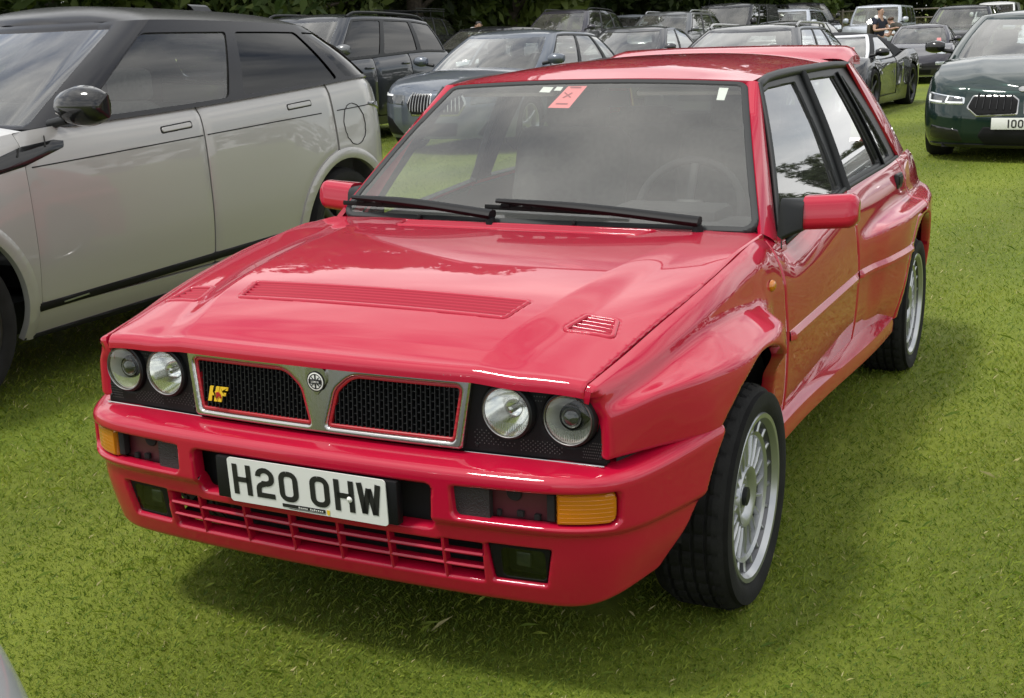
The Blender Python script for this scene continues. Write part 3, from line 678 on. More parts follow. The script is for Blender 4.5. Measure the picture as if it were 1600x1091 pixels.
sheet('opening_dark_backing', backing_v, (-.86, .86), (.385, .54), 60, 6, 'under', bumper, thick=0)  # dark sheet put in behind the openings so they look dark
def g_lowbacking(U, V, P): return np.where(np.abs(U + .385) < .035, 1, -1) + 0 * V
sheet('slot_dark_backing', lambda U, V: np.stack([.70 - (V - .25) * 2.2, U, V + .02 * (U / .5) ** 2], -1), (-.47, .47), (.25, .40), 60, 4, 'under', bumper, thick=0, g=g_lowbacking)  # second dark sheet, added so the lower slots look dark inside
# lower grille bars
for z in (.349, .316):
    r = []
    for a in np.linspace(-.442, .442, 40):
        v = np.interp(-z, -BP[:, 1], _bl); P = bump_fn(np.array(a), np.array(v), .004); r.append([P + np.array([-.02, 0, .004]), P + np.array([0, 0, .004]), P + np.array([.003, 0, 0]), P + np.array([0, 0, -.004]), P + np.array([-.02, 0, -.004])])
    loft('grille_slat', np.array(r), 'red', bumper, sharp=40)
for y in (-.345, -.205, -.068, .068, .205, .345):
    r = []
    for z in np.linspace(.385, .275, 8):
        v = np.interp(-z, -BP[:, 1], _bl); P = bump_fn(np.array(y), np.array(v), .003); r.append([P + np.array([-.02, .004, 0]), P + np.array([0, .004, 0]), P + np.array([.003, 0, 0]), P + np.array([0, -.004, 0]), P + np.array([-.02, -.004, 0])])
    loft('grille_post', np.array(r)[:, ::-1], 'red', bumper, sharp=40)
# indicators, side intakes, fog lamps
vz = lambda z: np.interp(-z, -BP[:, 1], _bl)
mesh_mat = pmat('dark_mesh', (.02, .02, .021), .6, bump=.6, bscale=300)
ret_mat = pmat('dusky_red_tray', (.075, .014, .020), .45)
for s in (1, -1):
    ind = sheet('indicator', lambda U, V: bump_fn(U, V, .010), (s * (S_SPL - .004), s * (S_OUT + .004)) if s > 0 else (-(S_OUT + .004), -(S_SPL - .004)), (vz(.522), vz(.436)), 44, 24, 'amber', bumper, g=lambda U, V, P: np.maximum(op_side(np.abs(U), _bz(V)) + .003, (S_SPL + .003) - np.abs(U)), thick=.02, roll=.006, side=-1)
    for k in range(7):
        zz = .452 + k * .0095; pts = [bump_fn(np.array(s * a), np.array(vz(zz)), .0105) for a in np.linspace(S_SPL + .01, S_OUT - .014, 14)]; tube('lens_rib', pts, .0009, 'amber', ind, 5)
    rng_ = (S_IN - .004, S_SPL) if s > 0 else (-S_SPL, -(S_IN - .004))
    tray = sheet('side_intake', lambda U, V: bump_fn(U, V, .045), rng_, (vz(.525), vz(.43)), 12, 6, ret_mat, bumper, thick=0)
    mr_ = (S_IN - .004, S_IN + .085) if s > 0 else (-(S_IN + .085), -(S_IN - .004))
    sheet('intake_mesh', lambda U, V: bump_fn(U, V, .020), mr_, (vz(.525), vz(.43)), 8, 6, mesh_mat, tray, thick=.02, side=-1)
    hole = lathe('horn_hole', [(.019, 0), (.017, .004), (.001, .0045)], 'under', tray, 24, axis='x'); P = bump_fn(np.array(s * (S_IN + .135)), np.array(vz(.497)), .044); hole.location = P
    for a_, z_, w_ in ((.150, .452, .016), (.10, .450, .01), (.19, .448, .014)):
        P = bump_fn(np.array(s * (S_IN + a_)), np.array(vz(z_)), .040); box('intake_clip', P, (.01, w_, .014), 'under', tray, .002)
    P = bump_fn(np.array(s * (S_SPL - .010)), np.array(vz(.478)), .030); box('intake_bracket', P, (.02, .018, .06), 'under', tray, .002)
    # fog lamp
    fr_ = (.445, s_of_y(.612)) if s > 0 else (-s_of_y(.612), -.445)
    fog = sheet('fog_lamp', lambda U, V: bump_fn(U, V, .012), fr_, (vz(.388), vz(.282)), 60, 40, 'black', bumper, g=lambda U, V, P: np.maximum(op_fog(np.abs(U), _bz(V)) + .001, -sd_rrect(np.abs(U), _bz(V), .535, .335, .050, .034, .012)), thick=.02, roll=.004, side=-1)
    c = bump_fn(np.array(s * .535), np.array(vz(.335)), .018)
    box('fog_reflector', c + np.array([-.022, 0, 0]), (.006, .094, .062), pmat('dull_reflector', (.07, .08, .07), .35, .6), fog, .002)
    box('fog_bulb', c + np.array([-.014, s * -.008, .004]), (.012, .035, .035), pmat('bulb_glass', (.25, .27, .26), .2, .6), fog, .004)
    sheet('fog_glass', lambda U, V: bump_fn(U, V, .013), (.482, .588) if s > 0 else (-.588, -.482), (vz(.372), vz(.298)), 16, 12, glass('fog_lens', (.40, .43, .40), rough=.06, k=1.2), fog, thick=0, side=-1)
# ---- number plate
pz = .452; tl = .05
def pl_fn(a, b, d=0.): return (.769 + b * tl + d, a + .008, pz + b)
box('plate_plinth', (.752, 0, pz), (.024, .505, .104), 'black', bumper, .004)
plate = flatpoly('number_plate', rpoly([(-.2196, .0555), (.2196, .0555), (.2196, -.0555), (-.2196, -.0555)], .009), lambda a, b, d: pl_fn(a, b, d), .003, 'white', bumper)
lettering('registration_letters', 'H20 OHW', lambda a, b: pl_fn(a - .002, b + .003, .0012), .0765, 'ink', plate, gap=13, space=34, stroke=13.5, wscale=1.12)
flatpoly('dealer_strip', [(-.068, -.0405), (.052, -.0405), (.052, -.0490), (-.068, -.0490)], lambda a, b, d: pl_fn(a, b, .0012 + d), .0005, 'ink', plate)
flatpoly('dealer_line', [(-.050, -.0505), (.052, -.0505), (.052, -.0515), (-.050, -.0515)], lambda a, b, d: pl_fn(a, b, .0012 + d), .0005, 'ink', plate)
V = []; F = []
for k in range(13):
    a = -.022 + k * .0054; h = (.0042, .003, .003, .0034, .003, 0, .0042, .003, .0042, .003, .0034, .003, .003)[k]
    if h: b = len(V); V += [pl_fn(a, -.0468, .002), pl_fn(a + .0034, -.0468, .002), pl_fn(a + .0034, -.0468 + h, .002), pl_fn(a, -.0468 + h, .002)]; F.append([b, b + 1, b + 2, b + 3])
mk('dealer_print', V, F, 'whitepaper', plate, smooth=False)
flatpoly('dealer_crest', [(.056, -.040), (.064, -.040), (.064, -.050), (.060, -.053), (.056, -.050)], lambda a, b, d: pl_fn(a, b, .0012 + d), .0005, 'yellow', plate)
sc = lathe('plate_screw', [(.001, .005), (.004, .004), (.0075, 0)], 'whitepaper', plate, 16, axis='x'); sc.location = pl_fn(.122, -.004, .001)
# ---- windscreen, pillars, roof
def ws_fn(A, T, d=0., w=1.):
    hw = .722 + (.536 - .722) * T
    x = -.487 + (-.985 + .487) * T + .022 * (1 - A * A) + .012 * np.sin(math.pi * np.clip(T, 0, 1)); z = .884 + (1.288 - .884) * T + .016 * T * (1 - A * A) + .010 * np.sin(math.pi * np.clip(T, 0, 1))
    return np.stack([x + d * .63, A * hw, z + d * .77], -1)
def ws_sd(A, T):
    hw = .722 + (.536 - .722) * T; return sd_poly(A * hw, T * .64, rpoly([(-.722, 0), (.722, 0), (.536, .64), (-.536, .64)], .045, 8))
sheet('windscreen', ws_fn, (-1, 1), (0, 1), 90, 50, 'screen', car, g=lambda U, V, P: ws_sd(U, V) + .008, thick=0, side=1)
sheet('windscreen_seal', lambda U, V: ws_fn(U, V, .004), (-1.004, 1.004), (-.005, 1.005), 340, 160, 'seal', car, g=lambda U, V, P: np.abs(ws_sd(U, V) + .014) - .0125, thick=.012, roll=.007, side=1)
# A pillars with the windscreen surround
def apillar():
    t = np.linspace(0, 1, 24); rows = []
    for q in t:
        a = ws_fn(np.array(1.0), np.array(q)); b = np.array([-.600, .742, .824]) * (1 - q) + np.array([-.992, .570, 1.280]) * q
        m = (a + b) / 2 + np.array([.006, .012, .004]); m1 = a * .7 + b * .3 + np.array([.007, .010, .005]); m2 = a * .25 + b * .75 + np.array([.002, .010, .002])
        rows.append([a + np.array([-.004, -.012, -.004]), a + np.array([.002, 0, .002]), m1, m, m2, b, b + np.array([-.01, -.012, 0])])
    return np.array(rows)
r = apillar(); loft('windscreen_pillar', r[:, ::-1], 'red', car, sharp=60); loft('windscreen_pillar', r * np.array([1, -1, 1]), 'red', car, sharp=60)
# cowl corner filler between wing top and pillar base
for s in (1, -1):
    rows = []
    for q in np.linspace(0, 1, 16):
        x = -.44 - .22 * q; h = float(sstep(0, .30, q)); hz_ = float(hood_top(np.array(x), np.array(.660))) - .003; f0 = float(_FL[0][1](x)); y1 = float(_FL[1][0](x)) - .004; z1 = float(_FL[1][1](x))
        low = [(.66, hz_), (.70, hz_ - .004), (.728, f0 - .006), (.742, (f0 + z1) / 2 - .004), (y1, z1)]; high = [(.66, hz_), (.70, .880), (.728, .870), (.744, .850), (max(y1, .750), z1 + .002)]
        rows.append([(x, a[0] * (1 - h) + b[0] * h, a[1] * (1 - h) + b[1] * h) for a, b in zip(low, high)])
    R_ = np.array(rows) * np.array([1, s, 1]); loft('cowl_corner', R_ if s > 0 else R_[:, ::-1], 'red', car, sharp=60)
rf_c = pchip([-.985, -1.15, -1.45, -1.9, -2.3, -2.52], [1.305, 1.338, 1.358, 1.364, 1.356, 1.340]); rf_e = pchip([-.985, -1.15, -1.45, -1.9, -2.3, -2.52], [1.290, 1.303, 1.310, 1.313, 1.305, 1.292])
def roof_fn(U, V):
    y = V * (.548 + .0 * U); z = rf_e(U) + (rf_c(U) - rf_e(U)) * (1 - np.abs(V) ** 2.4); x = U + .022 * (1 - V * V) * sstep(-1.3, -.985, U)
    return np.stack([x, y, z], -1)
sheet('roof', roof_fn, (-2.52, -.985), (-1, 1), 60, 50, 'red', car, thick=.03, sharp=50)
# side glazing: frame with panes
def side_y(x, z):
    zb = np.interp(x, [-2.95, -2.6, -1.5, -.6], [.90, .903, .893, .822]); t = (z - zb) / (1.285 - zb); return .741 + (.566 - .741) * t + .008 * np.sin(math.pi * np.clip(t, 0, 1)) - .02 * sstep(-2.2, -2.95, x)
win_fn = lambda d: (lambda U, V: np.stack([U, side_y(U, V) + d, V], -1))
FR = rpoly([(-.598, .812), (-.992, 1.286), (-1.15, 1.302), (-2.30, 1.294), (-2.62, .895), (-1.5, .882)], [0, .01, .02, .01, 0, 0])
G1 = rpoly([(-.648, .846), (-1.012, 1.252), (-1.10, 1.262), (-1.432, 1.266), (-1.452, .905)], [.006, .01, .01, .012, .006])
G2 = rpoly([(-1.575, .912), (-1.625, 1.266), (-2.052, 1.262), (-2.215, .916)], .012)
G3 = rpoly([(-2.262, .918), (-2.138, 1.252), (-2.175, 1.255), (-2.455, .920)], .008)
def g_frame(U, V, P): return np.maximum(sd_poly(U, V, FR), -np.minimum.reduce([sd_poly(U, V, G1), sd_poly(U, V, G2), sd_poly(U, V, G3)]))
sheet('window_frame', win_fn(-.002), (-2.64, -.59), (.80, 1.31), 420, 150, 'satin', car, g=g_frame, thick=.02, roll=.006, side=-1, mirror=True)
for nm, G_, x0, x1 in (('front_door_glass', G1, -1.47, -.63), ('rear_door_glass', G2, -2.23, -1.56), ('quarter_glass', G3, -2.47, -2.12)):
    sheet(nm, win_fn(-.012), (x0, x1), (.83, 1.28), 40, 30, 'glass', car, g=lambda U, V, P, G_=G_: sd_poly(U, V, G_) - .004, thick=0, side=-1, mirror=True)
for x0, z0, x1, z1, w in ((-1.50, .885, -1.555, 1.296, .017), (-2.235, .905, -2.095, 1.275, .012)):
    for s in (1, -1):
        pts = [np.array([x, s * (float(side_y(x, z)) + .004), z]) for x, z in zip(np.linspace(x0, x1, 12), np.linspace(z0, z1, 12))]
        tube('window_pillar', pts, w, 'satin', car, 8, flat=(1.0, .5))
for s in (1, -1):  # belt trim and drip rail
    tube('belt_trim', [np.array([x, s * (float(side_y(x, np.interp(x, [-2.6, -1.5, -.6], [.903, .893, .826]))) + .004), float(np.interp(x, [-2.6, -1.5, -.6], [.900, .893, .828]))]) for x in np.linspace(-.66, -2.60, 40)], .008, 'seal', car, 8)
    xs = np.linspace(-.60, -.985, 14); A_ = [(x, s * (float(side_y(x, z)) + .004), z) for x, z in zip(xs, np.interp(xs, [-.985, -.60], [1.280, .824]))]
    tube('pillar_seal', A_, .0085, 'seal', car, 8)
    rx = np.linspace(-.975, -2.50, 40); dz = pchip([-.975, -1.13, -1.5, -2.0, -2.3, -2.5], [1.272, 1.294, 1.302, 1.304, 1.297, 1.288]); dy = pchip([-.975, -1.1, -1.5, -2.5], [.568, .560, .556, .556])
    tube('drip_rail', [(x, s * float(dy(x)), float(dz(x))) for x in rx], np.interp(rx, [-2.5, -2.42, -1.3, -1.0, -.975], [.004, .015, .017, .014, .006]), 'satin', car, 10)
# rear pillars
for s in (1, -1):
    rows = []
    for q in np.linspace(0, 1, 24):
        a = np.array([-2.285, .572, 1.300]) * (1 - q) + np.array([-2.595, .738, .898]) * q
        b = np.array([-2.46, .540, 1.300]) * (1 - q) + np.array([-2.985, .690, .888]) * q; bow = .012 * math.sin(math.pi * q)
        m1 = a * .72 + b * .28 + np.array([0, .012 + bow, .006]); m2 = a * .3 + b * .7 + np.array([-.004, .014 + bow, .008])
        rows.append([a + np.array([0, -.004, 0]), a + np.array([-.006, .006, .002]), m1, m2, b + np.array([0, .004 + bow * .5, 0]), b + np.array([-.012, -.03, -.006])])
    R_ = np.array(rows) * np.array([1, s, 1]); loft('rear_pillar', R_[:, ::-1] if s > 0 else R_, 'red', car, sharp=60)
# tailgate, rear glass, spoiler, rear bumper, lamps
def tg_fn(A, T):
    x = -2.47 + (-2.98 + 2.47) * np.clip(T, 0, 1); x = np.where(T > 1, -2.98 - .10 * sstep(1, 1.25, T), x); z = np.where(T <= 1, 1.322 + (.90 - 1.322) * T, .90 - (T - 1) * .45)
    hw = .53 + .155 * np.clip(T, 0, 1) + .02 * sstep(1, 2, T); return np.stack([x - .03 * (1 - A * A), A * hw, z + .02 * (1 - A * A) * (1 - np.clip(T, 0, 1))], -1)
TGW = lambda A, T: sd_rrect(A, T, 0, .5, .86, .38, .08)
sheet('tailgate', tg_fn, (-1, 1), (0, 1.8), 60, 70, 'red', car, g=lambda U, V, P: -TGW(U, V), thick=.02, side=1)
sheet('rear_screen', tg_fn, (-.9, .9), (.08, .92), 30, 20, 'glass', car, g=lambda U, V, P: TGW(U, V) - .02, thick=0, side=1)
def rbf(U, V):
    w = .80; x = -3.11 - .05 * np.sqrt(np.clip(1 - (U / 1.02) ** 2, 0, 1)); return np.stack([x + .25 * np.clip(np.abs(U) - .93, 0, 1), U * w, V], -1)
sheet('rear_bumper', rbf, (-1, 1), (.28, .56), 40, 16, 'red', car, thick=.05, side=-1)
for s in (1, -1):
    sheet('tail_lamp', lambda U, V: rbf(U, V) + np.array([.02, 0, 0]), (.50, .84) if s > 0 else (-.84, -.50), (.58, .80), 16, 12, 'redlens', car, thick=.05, side=-1)
sp = []
for y in np.linspace(-1, 1, 41):
    a = abs(y); dr = .045 * sstep(.93, 1.0, a); yy = y * .560
    t = .012 * (1 - a ** 3); sp.append([(-2.36, yy, 1.322 - dr * .3), (-2.44, yy, 1.340 + t - dr * .3), (-2.53, yy, 1.360 + t - dr * .6), (-2.60, yy, 1.367 + t - dr), (-2.618, yy, 1.360 + t - dr), (-2.615, yy, 1.30 - dr * .2), (-2.55, yy, 1.292), (-2.45, yy, 1.298)])
loft('roof_spoiler', np.array(sp), 'red', car, close_u=True, caps=True, sharp=40)
# ---- mirrors
def mirror_at(s):
    rows = []
    for q in np.linspace(0, 1, 14):
        y = .792 + .152 * q; r_ = .028 * (1 - .4 * q) * math.sqrt(max(.0, 1 - (max(0, q - .88) / .13) ** 2)) + .004
        zt = .968 + .008 * q - .010 * max(0, (q - .85) / .15) ** 2; zb_ = .866 + .008 * q + .010 * max(0, (q - .85) / .15) ** 2; xf = -.665 - .030 * q; xb = -.755
        c = rpoly([(xf, zb_ + .004), (xf - .012, zt), (xb, zt - .002), (xb, zb_)], [.022, .03, .004, .004], 5)
        k = 1 - .25 * max(0, (q - .9) / .1); cx, cz = c.mean(0)
        rows.append([(cx + (a - cx) * k, s * y, cz + (b - cz) * k) for a, b in c])
    R_ = np.array(rows); R_ = R_[:, ::-1] if s > 0 else R_
    m = loft('door_mirror', R_, 'red', car, close_u=True, caps=True, sharp=50)
    sheet('mirror_glass', lambda U, V: np.stack([-.757 + 0 * U, s * U, V], -1), (.80, .935), (.878, .965), 4, 4, 'mirror', m, thick=0, side=-1)
    rows = []
    for q in np.linspace(0, 1, 8):
        y = .735 + .060 * q; x0 = -.598 - .058 * q ** .6; x1 = -.80 + .045 * q; z0 = .838 + .030 * q ** .7; z1 = .968 - .010 * q
        c = rpoly([(x0, z0), (x0 - .03 * (1 - q) - .012, z1), (x1, z1 - .02 * (1 - q)), (x1, z0)], [.01, .03, .01, .01], 5); rows.append([(a, s * (y - .0), b) for a, b in c])
    R_ = np.array(rows); loft('mirror_base', R_[:, ::-1] if s > 0 else R_, 'satin', m, close_u=True, caps=True, sharp=60)
for s in (1, -1): mirror_at(s)
# ---- side repeaters, door handles
for s in (1, -1):
    rows = []
    for q in np.linspace(0, 1, 7):
        rr = .0165 * math.cos(q * math.pi / 2) + .0004; rows.append([(-.335 + rr * 1.5 * math.cos(t), s * (.792 + .013 * math.sin(q * math.pi / 2)), .768 + rr * math.sin(t)) for t in np.arange(16) * math.pi / 8])
    R_ = np.array(rows); loft('side_repeater', R_ if s < 0 else R_[:, ::-1], 'amber', car, close_u=True, sharp=80)
    for x in (-1.36, -2.36):
        P = side_fn(np.array([x]), np.array([.24]))[0]; hb = box('door_handle', (x, s * (P[1] + .002), P[2]), (.11, .018, .062), 'satin', car, .006); box('handle_flap', (x, s * (P[1] + .012), P[2] + .004), (.085, .008, .036), 'black', hb, .003)
# ---- wipers
def wiper(pivot_y, reach, tipa):
    """arm swept to the car's right with a bridge blade, resting near the foot of the glass"""
    def W(y, t, d): return ws_fn(np.array(y / (.722 - .186 * t)), np.array(t), d)
    p0 = W(pivot_y, -.02, .028)
    piv = lathe('wiper', [(.001, .012), (.013, .011), (.016, .0), (.018, -.03)], 'black', car, 16, axis='z'); piv.location = p0
    arm = []
    for q in np.linspace(0, 1, 16):
        y = pivot_y + .004 - reach * q; t = .005 + tipa * q ** 1.1; arm.append(W(y, t, .040 + .012 * math.sin(math.pi * q)) - p0)
    tube('wiper_arm', arm, np.interp(np.linspace(0, 1, 16), [0, .15, .6, 1], [.027, .026, .023, .012]), 'black', piv, 8, flat=(1, .6))
    bl = [W(pivot_y - .04 - q, t, .016) - p0 for q, t in zip(np.linspace(.08, .62, 20), np.linspace(tipa * .55, tipa * 1.0, 20))]
    bl = [W(y, t, .016) - p0 for y, t in zip(np.linspace(pivot_y - reach - .045, pivot_y - reach + .43, 20), np.linspace(tipa * .97, tipa * .80, 20))]
    tube('wiper_blade', bl, .0065, 'rubber', piv, 6, flat=(.7, 1.3))
    br = [W(y, t, d) - p0 for y, t, d in zip(np.linspace(pivot_y - reach + .03, pivot_y - reach + .36, 12), np.linspace(tipa * 1.0, tipa * .88, 12), .024 + .016 * np.sin(np.linspace(0, math.pi, 12)))]
    tube('blade_bridge', br, .005, 'black', piv, 6)
    for k in range(5):
        i = 3 + k * 3; box('blade_claw', tuple(np.array(bl[i]) + np.array([.004, 0, .008])), (.012, .030, .012), 'black', piv, .002)
wiper(-.118, .545, .075); wiper(.545, .665, .085)
# ---- cabin
box('dashboard', (-.70, 0, .80), (.36, 1.34, .16), 'dark', car, .04)
box('instrument_hood', (-.80, .34, .885), (.20, .36, .06), 'dark', car, .02)
box('cabin_floor', (-1.55, 0, .30), (2.3, 1.42, .06), 'under', car)
st = lathe('steering_wheel', [(.178 + .014 * math.cos(t), .014 * math.sin(t)) for t in np.linspace(0, 2 * math.pi, 12)], 'dark', car, 40, axis='x'); st.location = (-.98, .34, .87); st.rotation_euler = (0, rad(-25), 0)
for a in (90, 210, 330): box('wheel_spoke', (0, .09 * math.cos(rad(a)), .09 * math.sin(rad(a))), (.012, .17, .03), 'satin', st, .004, rot=Matrix.Rotation(rad(a), 3, 'X'))
box('wheel_boss', (0, 0, 0), (.03, .1, .08), 'satin', st, .012)
def seat(x, y, w):
    b = box('seat', (x + .10, y, .55), (.50, w, .16), 'cloth', car, .05, seg=3)
    box('seat_back', (x - .20, y, .83), (.14, w * .94, .56), 'cloth', b, .06, Matrix.Rotation(rad(-18), 3, 'Y'), 3)
    if w < .7: box('head_rest', (x - .315, y, 1.17), (.09, .26, .17), 'cloth', b, .035, Matrix.Rotation(rad(-14), 3, 'Y'), 3)
    return b
seat(-1.33, .34, .50); seat(-1.33, -.34, .50); seat(-2.18, 0, 1.2)
for y in (.34, -.34): box('rear_head_rest', (-2.42, y, 1.06), (.08, .26, .14), 'cloth', car, .03)
box('parcel_shelf', (-2.66, 0, .90), (.40, 1.2, .02), 'dark', car)
im = box('interior_mirror', (-1.02, .0, 1.235), (.02, .24, .055), 'dark', car, .008); box('mirror_stem', (-1.0, 0, 1.268), (.02, .02, .05), 'dark', im)
for y in (.33, -.33): box('sun_visor', (-1.08, y, 1.272), (.16, .36, .015), 'cream', car, .005, Matrix.Rotation(rad(14), 3, 'Y'))
sheet('headlining', lambda U, V: roof_fn(U, V) * np.array([1, .97, 1]) - np.array([0, 0, .035]), (-2.42, -1.03), (-1, 1), 20, 16, 'cream', car, thick=0, side=-1)
# papers on the screen, and a painted corner reflection
def on_screen(poly, name, mat, par, d=-.006):
    V = [ws_fn(np.array(a / (.722 - .186 * t)), np.array(t), d) for a, t in poly]; return mk(name, V, [list(range(len(V)))], mat, par, smooth=False)
stk = on_screen([(-.108, .790), (-.030, .786), (.000, .968), (-.068, .972)], 'windscreen_permit', 'paper', car)
for q in (((-.072, .865), (-.046, .905), (-.041, .902), (-.067, .862)), ((-.044, .864), (-.039, .867), (-.070, .908), (-.075, .905)), ((-.085, .815), (-.042, .812), (-.041, .822), (-.084, .825)), ((-.060, .940), (-.020, .938), (-.0205, .949), (-.0595, .951))):
    on_screen(q, 'permit_print', 'papertext', stk, -.0045)
on_screen([(-.170, .915), (-.130, .910), (-.124, .952), (-.164, .957)], 'tax_disc', 'whitepaper', car); on_screen([(-.118, .925), (-.092, .922), (-.088, .952), (-.112, .955)], 'tax_sticker', 'whitepaper', car)
on_screen([(.455, .86), (.480, .86), (.478, .955), (.448, .955)], 'corner_reflection', 'whitepaper', car)  # pale patch painted for whitish reflections in the screen corner
# ---- underbody, wheel wells, wheels
box('underbody', (-1.25, 0, .27), (3.3, 1.36, .12), 'under', car)
box('engine_bay', (.12, 0, .48), (.86, 1.02, .38), 'under', car)
for xc in (.0, -2.455):
    for s in (1, -1):
        rows = [[(xc + .04 + .40 * math.cos(t), s * y, .30 + .39 * math.sin(t)) for y in (.50, .70, .80)] for t in np.linspace(.05, math.pi - .05, 24)]
        R_ = np.array(rows); loft('wheel_liner', R_ if s > 0 else R_[:, ::-1], 'under', car)
        box('inner_well', (xc, s * .52, .42), (.80, .02, .50), 'under', car)
w0 = make_wheel(car, (0.01, .763, .285), .292, .2135, .182)
copy_part(w0, car, (-2.465, .763, .285)); copy_part(w0, car, (0.01, -.763, .285), (0, 0, math.pi)); copy_part(w0, car, (-2.465, -.763, .285), (0, 0, math.pi))

# ================================================================ the lawn's lie
def ground_z(x, y):
    x = np.asarray(x, float); y = np.asarray(y, float); D = 2.9 - x
    return .11 * sstep(4, 13, D) + .0035 * np.maximum(0, np.minimum(D, 60) - 13) + .010 * np.maximum(0, np.minimum(D, 60) - 17) * sstep(-3, -14, y) + .008 * np.maximum(0, np.minimum(D, 60) - 15) * sstep(-9.9, -12.5, y) + .012 * np.maximum(0, D - 50)

# ================================================================ parametric cars for the rest of the field
def build_car(name, label, loc, yaw, sp, paint_mat):
    """local frame: x forward, origin on the ground under the front axle's middle. The lower body is a wrap of
    plan outlines stacked from sill to shoulder; the cabin is a second wrap from belt to roof with window openings."""
    g0 = float(ground_z(*loc)); root = empty(name, label, sp.get('cat', 'car'), sp.get('group', 'cars parked on the lawn'), (loc[0], loc[1], g0), yaw)
    q = lambda k, d=None: sp.get(k, d)
    W = sp['W'] / 2; xf = sp['fo']; wb = sp['wb']; xr = -(sp['L'] - sp['fo']); R = sp['R']; H = sp['H']; res = q('res', 1.)
    zs = q('sill', .22)
    top = pchip(*zip(*sorted(sp['belt'])))                    # shoulder height by x
    rf, rfx, bow = q('rf', .38), q('rfx', .42), q('bow', .14); rr, rrx, bowr = q('rr', .30), q('rrx', .3), q('bowr', .10)
    prof = q('prof', [(0, .955, .05), (.12, .975, .02), (.35, 1.0, 0.), (.6, 1.0, .0), (.8, .985, .02), (.93, .955, .05), (1., .915, .10)])   # v, width factor, nose setback
    pw = pchip([p[0] for p in prof], [p[1] for p in prof]); pn = pchip([p[0] for p in prof], [p[2] for p in prof])
    ft = q('fender', 0.); flare = q('flare', .012)
    def plan(S, xf_, xr_, hw, rf_=None, rfx_=None, bow_=None, rr_=None, rrx_=None, bowr_=None):
        rf_ = rf if rf_ is None else rf_; rfx_ = rfx if rfx_ is None else rfx_; bow_ = bow if bow_ is None else bow_
        rr_ = rr if rr_ is None else rr_; rrx_ = rrx if rrx_ is None else rrx_; bowr_ = bowr if bowr_ is None else bowr_
        a = np.abs(S); t0 = np.clip(a, 0, 1); t1 = np.clip(a - 1, 0, 1) * math.pi / 2; t2 = np.clip(a - 2, 0, 1); t3 = np.clip(a - 3, 0, 1) * math.pi / 2; t4 = np.clip(a - 4, 0, 1)
        xA = xf_ - bow_ - rfx_; xB = xr_ + bowr_ + rrx_
        x = np.where(a < 1, xf_ - bow_ * t0 ** 2, np.where(a < 2, xA + rfx_ * np.cos(t1), np.where(a < 3, xA + (xB - xA) * t2, np.where(a < 4, xB - rrx_ * np.sin(t3), xr_ + bowr_ * (1 - t4) ** 2))))
        y = np.where(a < 1, t0 * (hw - rf_), np.where(a < 2, hw - rf_ + rf_ * np.sin(t1), np.where(a < 3, hw, np.where(a < 4, hw - rr_ + rr_ * np.cos(t3), (hw - rr_) * (1 - t4)))))
        return x, y
    def body(S, V):
        V = np.clip(V, 0, 1); a = np.abs(S); frontness = 1 - sstep(1.2, 2.05, a); rearness = sstep(2.95, 3.8, a)
        set_ = pn(V)
        x, y = plan(S, xf - set_ * q('nose', 1.), xr + set_ * .7, W * pw(V))
        xt, _ = plan(S, xf - pn(1.) * q('nose', 1.), xr + pn(1.) * .7, W * pw(1.))
        zt = top(xt); zb = zs + q('chin', .0) * frontness
        fl = flare * (np.exp(-(x / .40) ** 4) + np.exp(-((x + wb) / .42) ** 4)) * sstep(.95, .55, V) * (a > 1.3) * (a < 3.9)
        ws_ = q('waist', 0.) * np.exp(-((x + wb / 2) / (wb * .27)) ** 2) * sstep(.0, .3, V) * sstep(1.02, .7, V)
        z = zb + (zt - zb) * V + ft * (np.exp(-((x - .0) / .45) ** 2)) * sstep(.6, 1., V)
        return np.stack([x, np.sign(S) * (y + fl - ws_), z], -1)
    ar = q('arch', R + .055)
    def arch(P): return np.minimum(np.hypot(P[..., 0], P[..., 2] - R) - ar, np.hypot(P[..., 0] + wb, P[..., 2] - R) - ar)
    doors = q('doors', [])
    def dsd(P, S, d):
        x0, x1 = d; zt = top(P[..., 0]); cutr = np.hypot(P[..., 0] + wb, P[..., 2] - R) - (ar + .05)
        return np.where((np.abs(S) > 1.7) & (np.abs(S) < 3.5), np.maximum.reduce([P[..., 0] - x0, x1 - P[..., 0], zs + .12 - P[..., 2], np.where(P[..., 2] < zs + .75, -cutr, -1)]), 1.)
    gp = q('gap', .006)
    def g_body(U, V, P):
        r = -arch(P)
        for d in doors: r = np.maximum(r, -(dsd(P, U, d) - gp * .6))
        return r
    nS = int(q('nS', 230) * res); nV = int(q('nV', 34) * res)
    SR = (-5, 5)
    sheet('body', body, SR, (0, 1), 2 * nS, nV, paint_mat, root, g=g_body, thick=.02, side=1, sharp=60, roll=0)
    for d in doors:
        sheet('door', body, (1.7, 3.5), (0, 1), nS // 2, nV, paint_mat, root, g=lambda U, V, P, d=d: np.maximum(dsd(P, U, d) + gp, -arch(P)), thick=.02, side=1, sharp=60, mirror=True, roll=.006)
    if doors: sheet('body_inner', lambda U, V: body(U, V) * np.array([.995, .975, 1]), (1.8, 3.4), (.1, 1), 60, 10, 'under', root, g=lambda U, V, P: -arch(P) + .02, thick=0, mirror=True)
    # outline of the shoulder for bonnet and deck
    sv = np.linspace(0, 5, 800); tp = body(sv, np.ones_like(sv)); xs_, ys_ = tp[:, 0], tp[:, 1]; o = np.argsort(xs_)
    def hw_at(x): return np.interp(x, xs_[o], ys_[o])
    ws, rt, rb, rw = sp['ws'], sp['roof_f'], sp['roof_r'], sp['rw']     # screen foot, roof front, roof rear, rear glass foot
    crown = q('crown', .05); bulge = q('bulge', 0.)
    def ztop_edge(x): return np.interp(x, xs_[o], tp[:, 2][o])
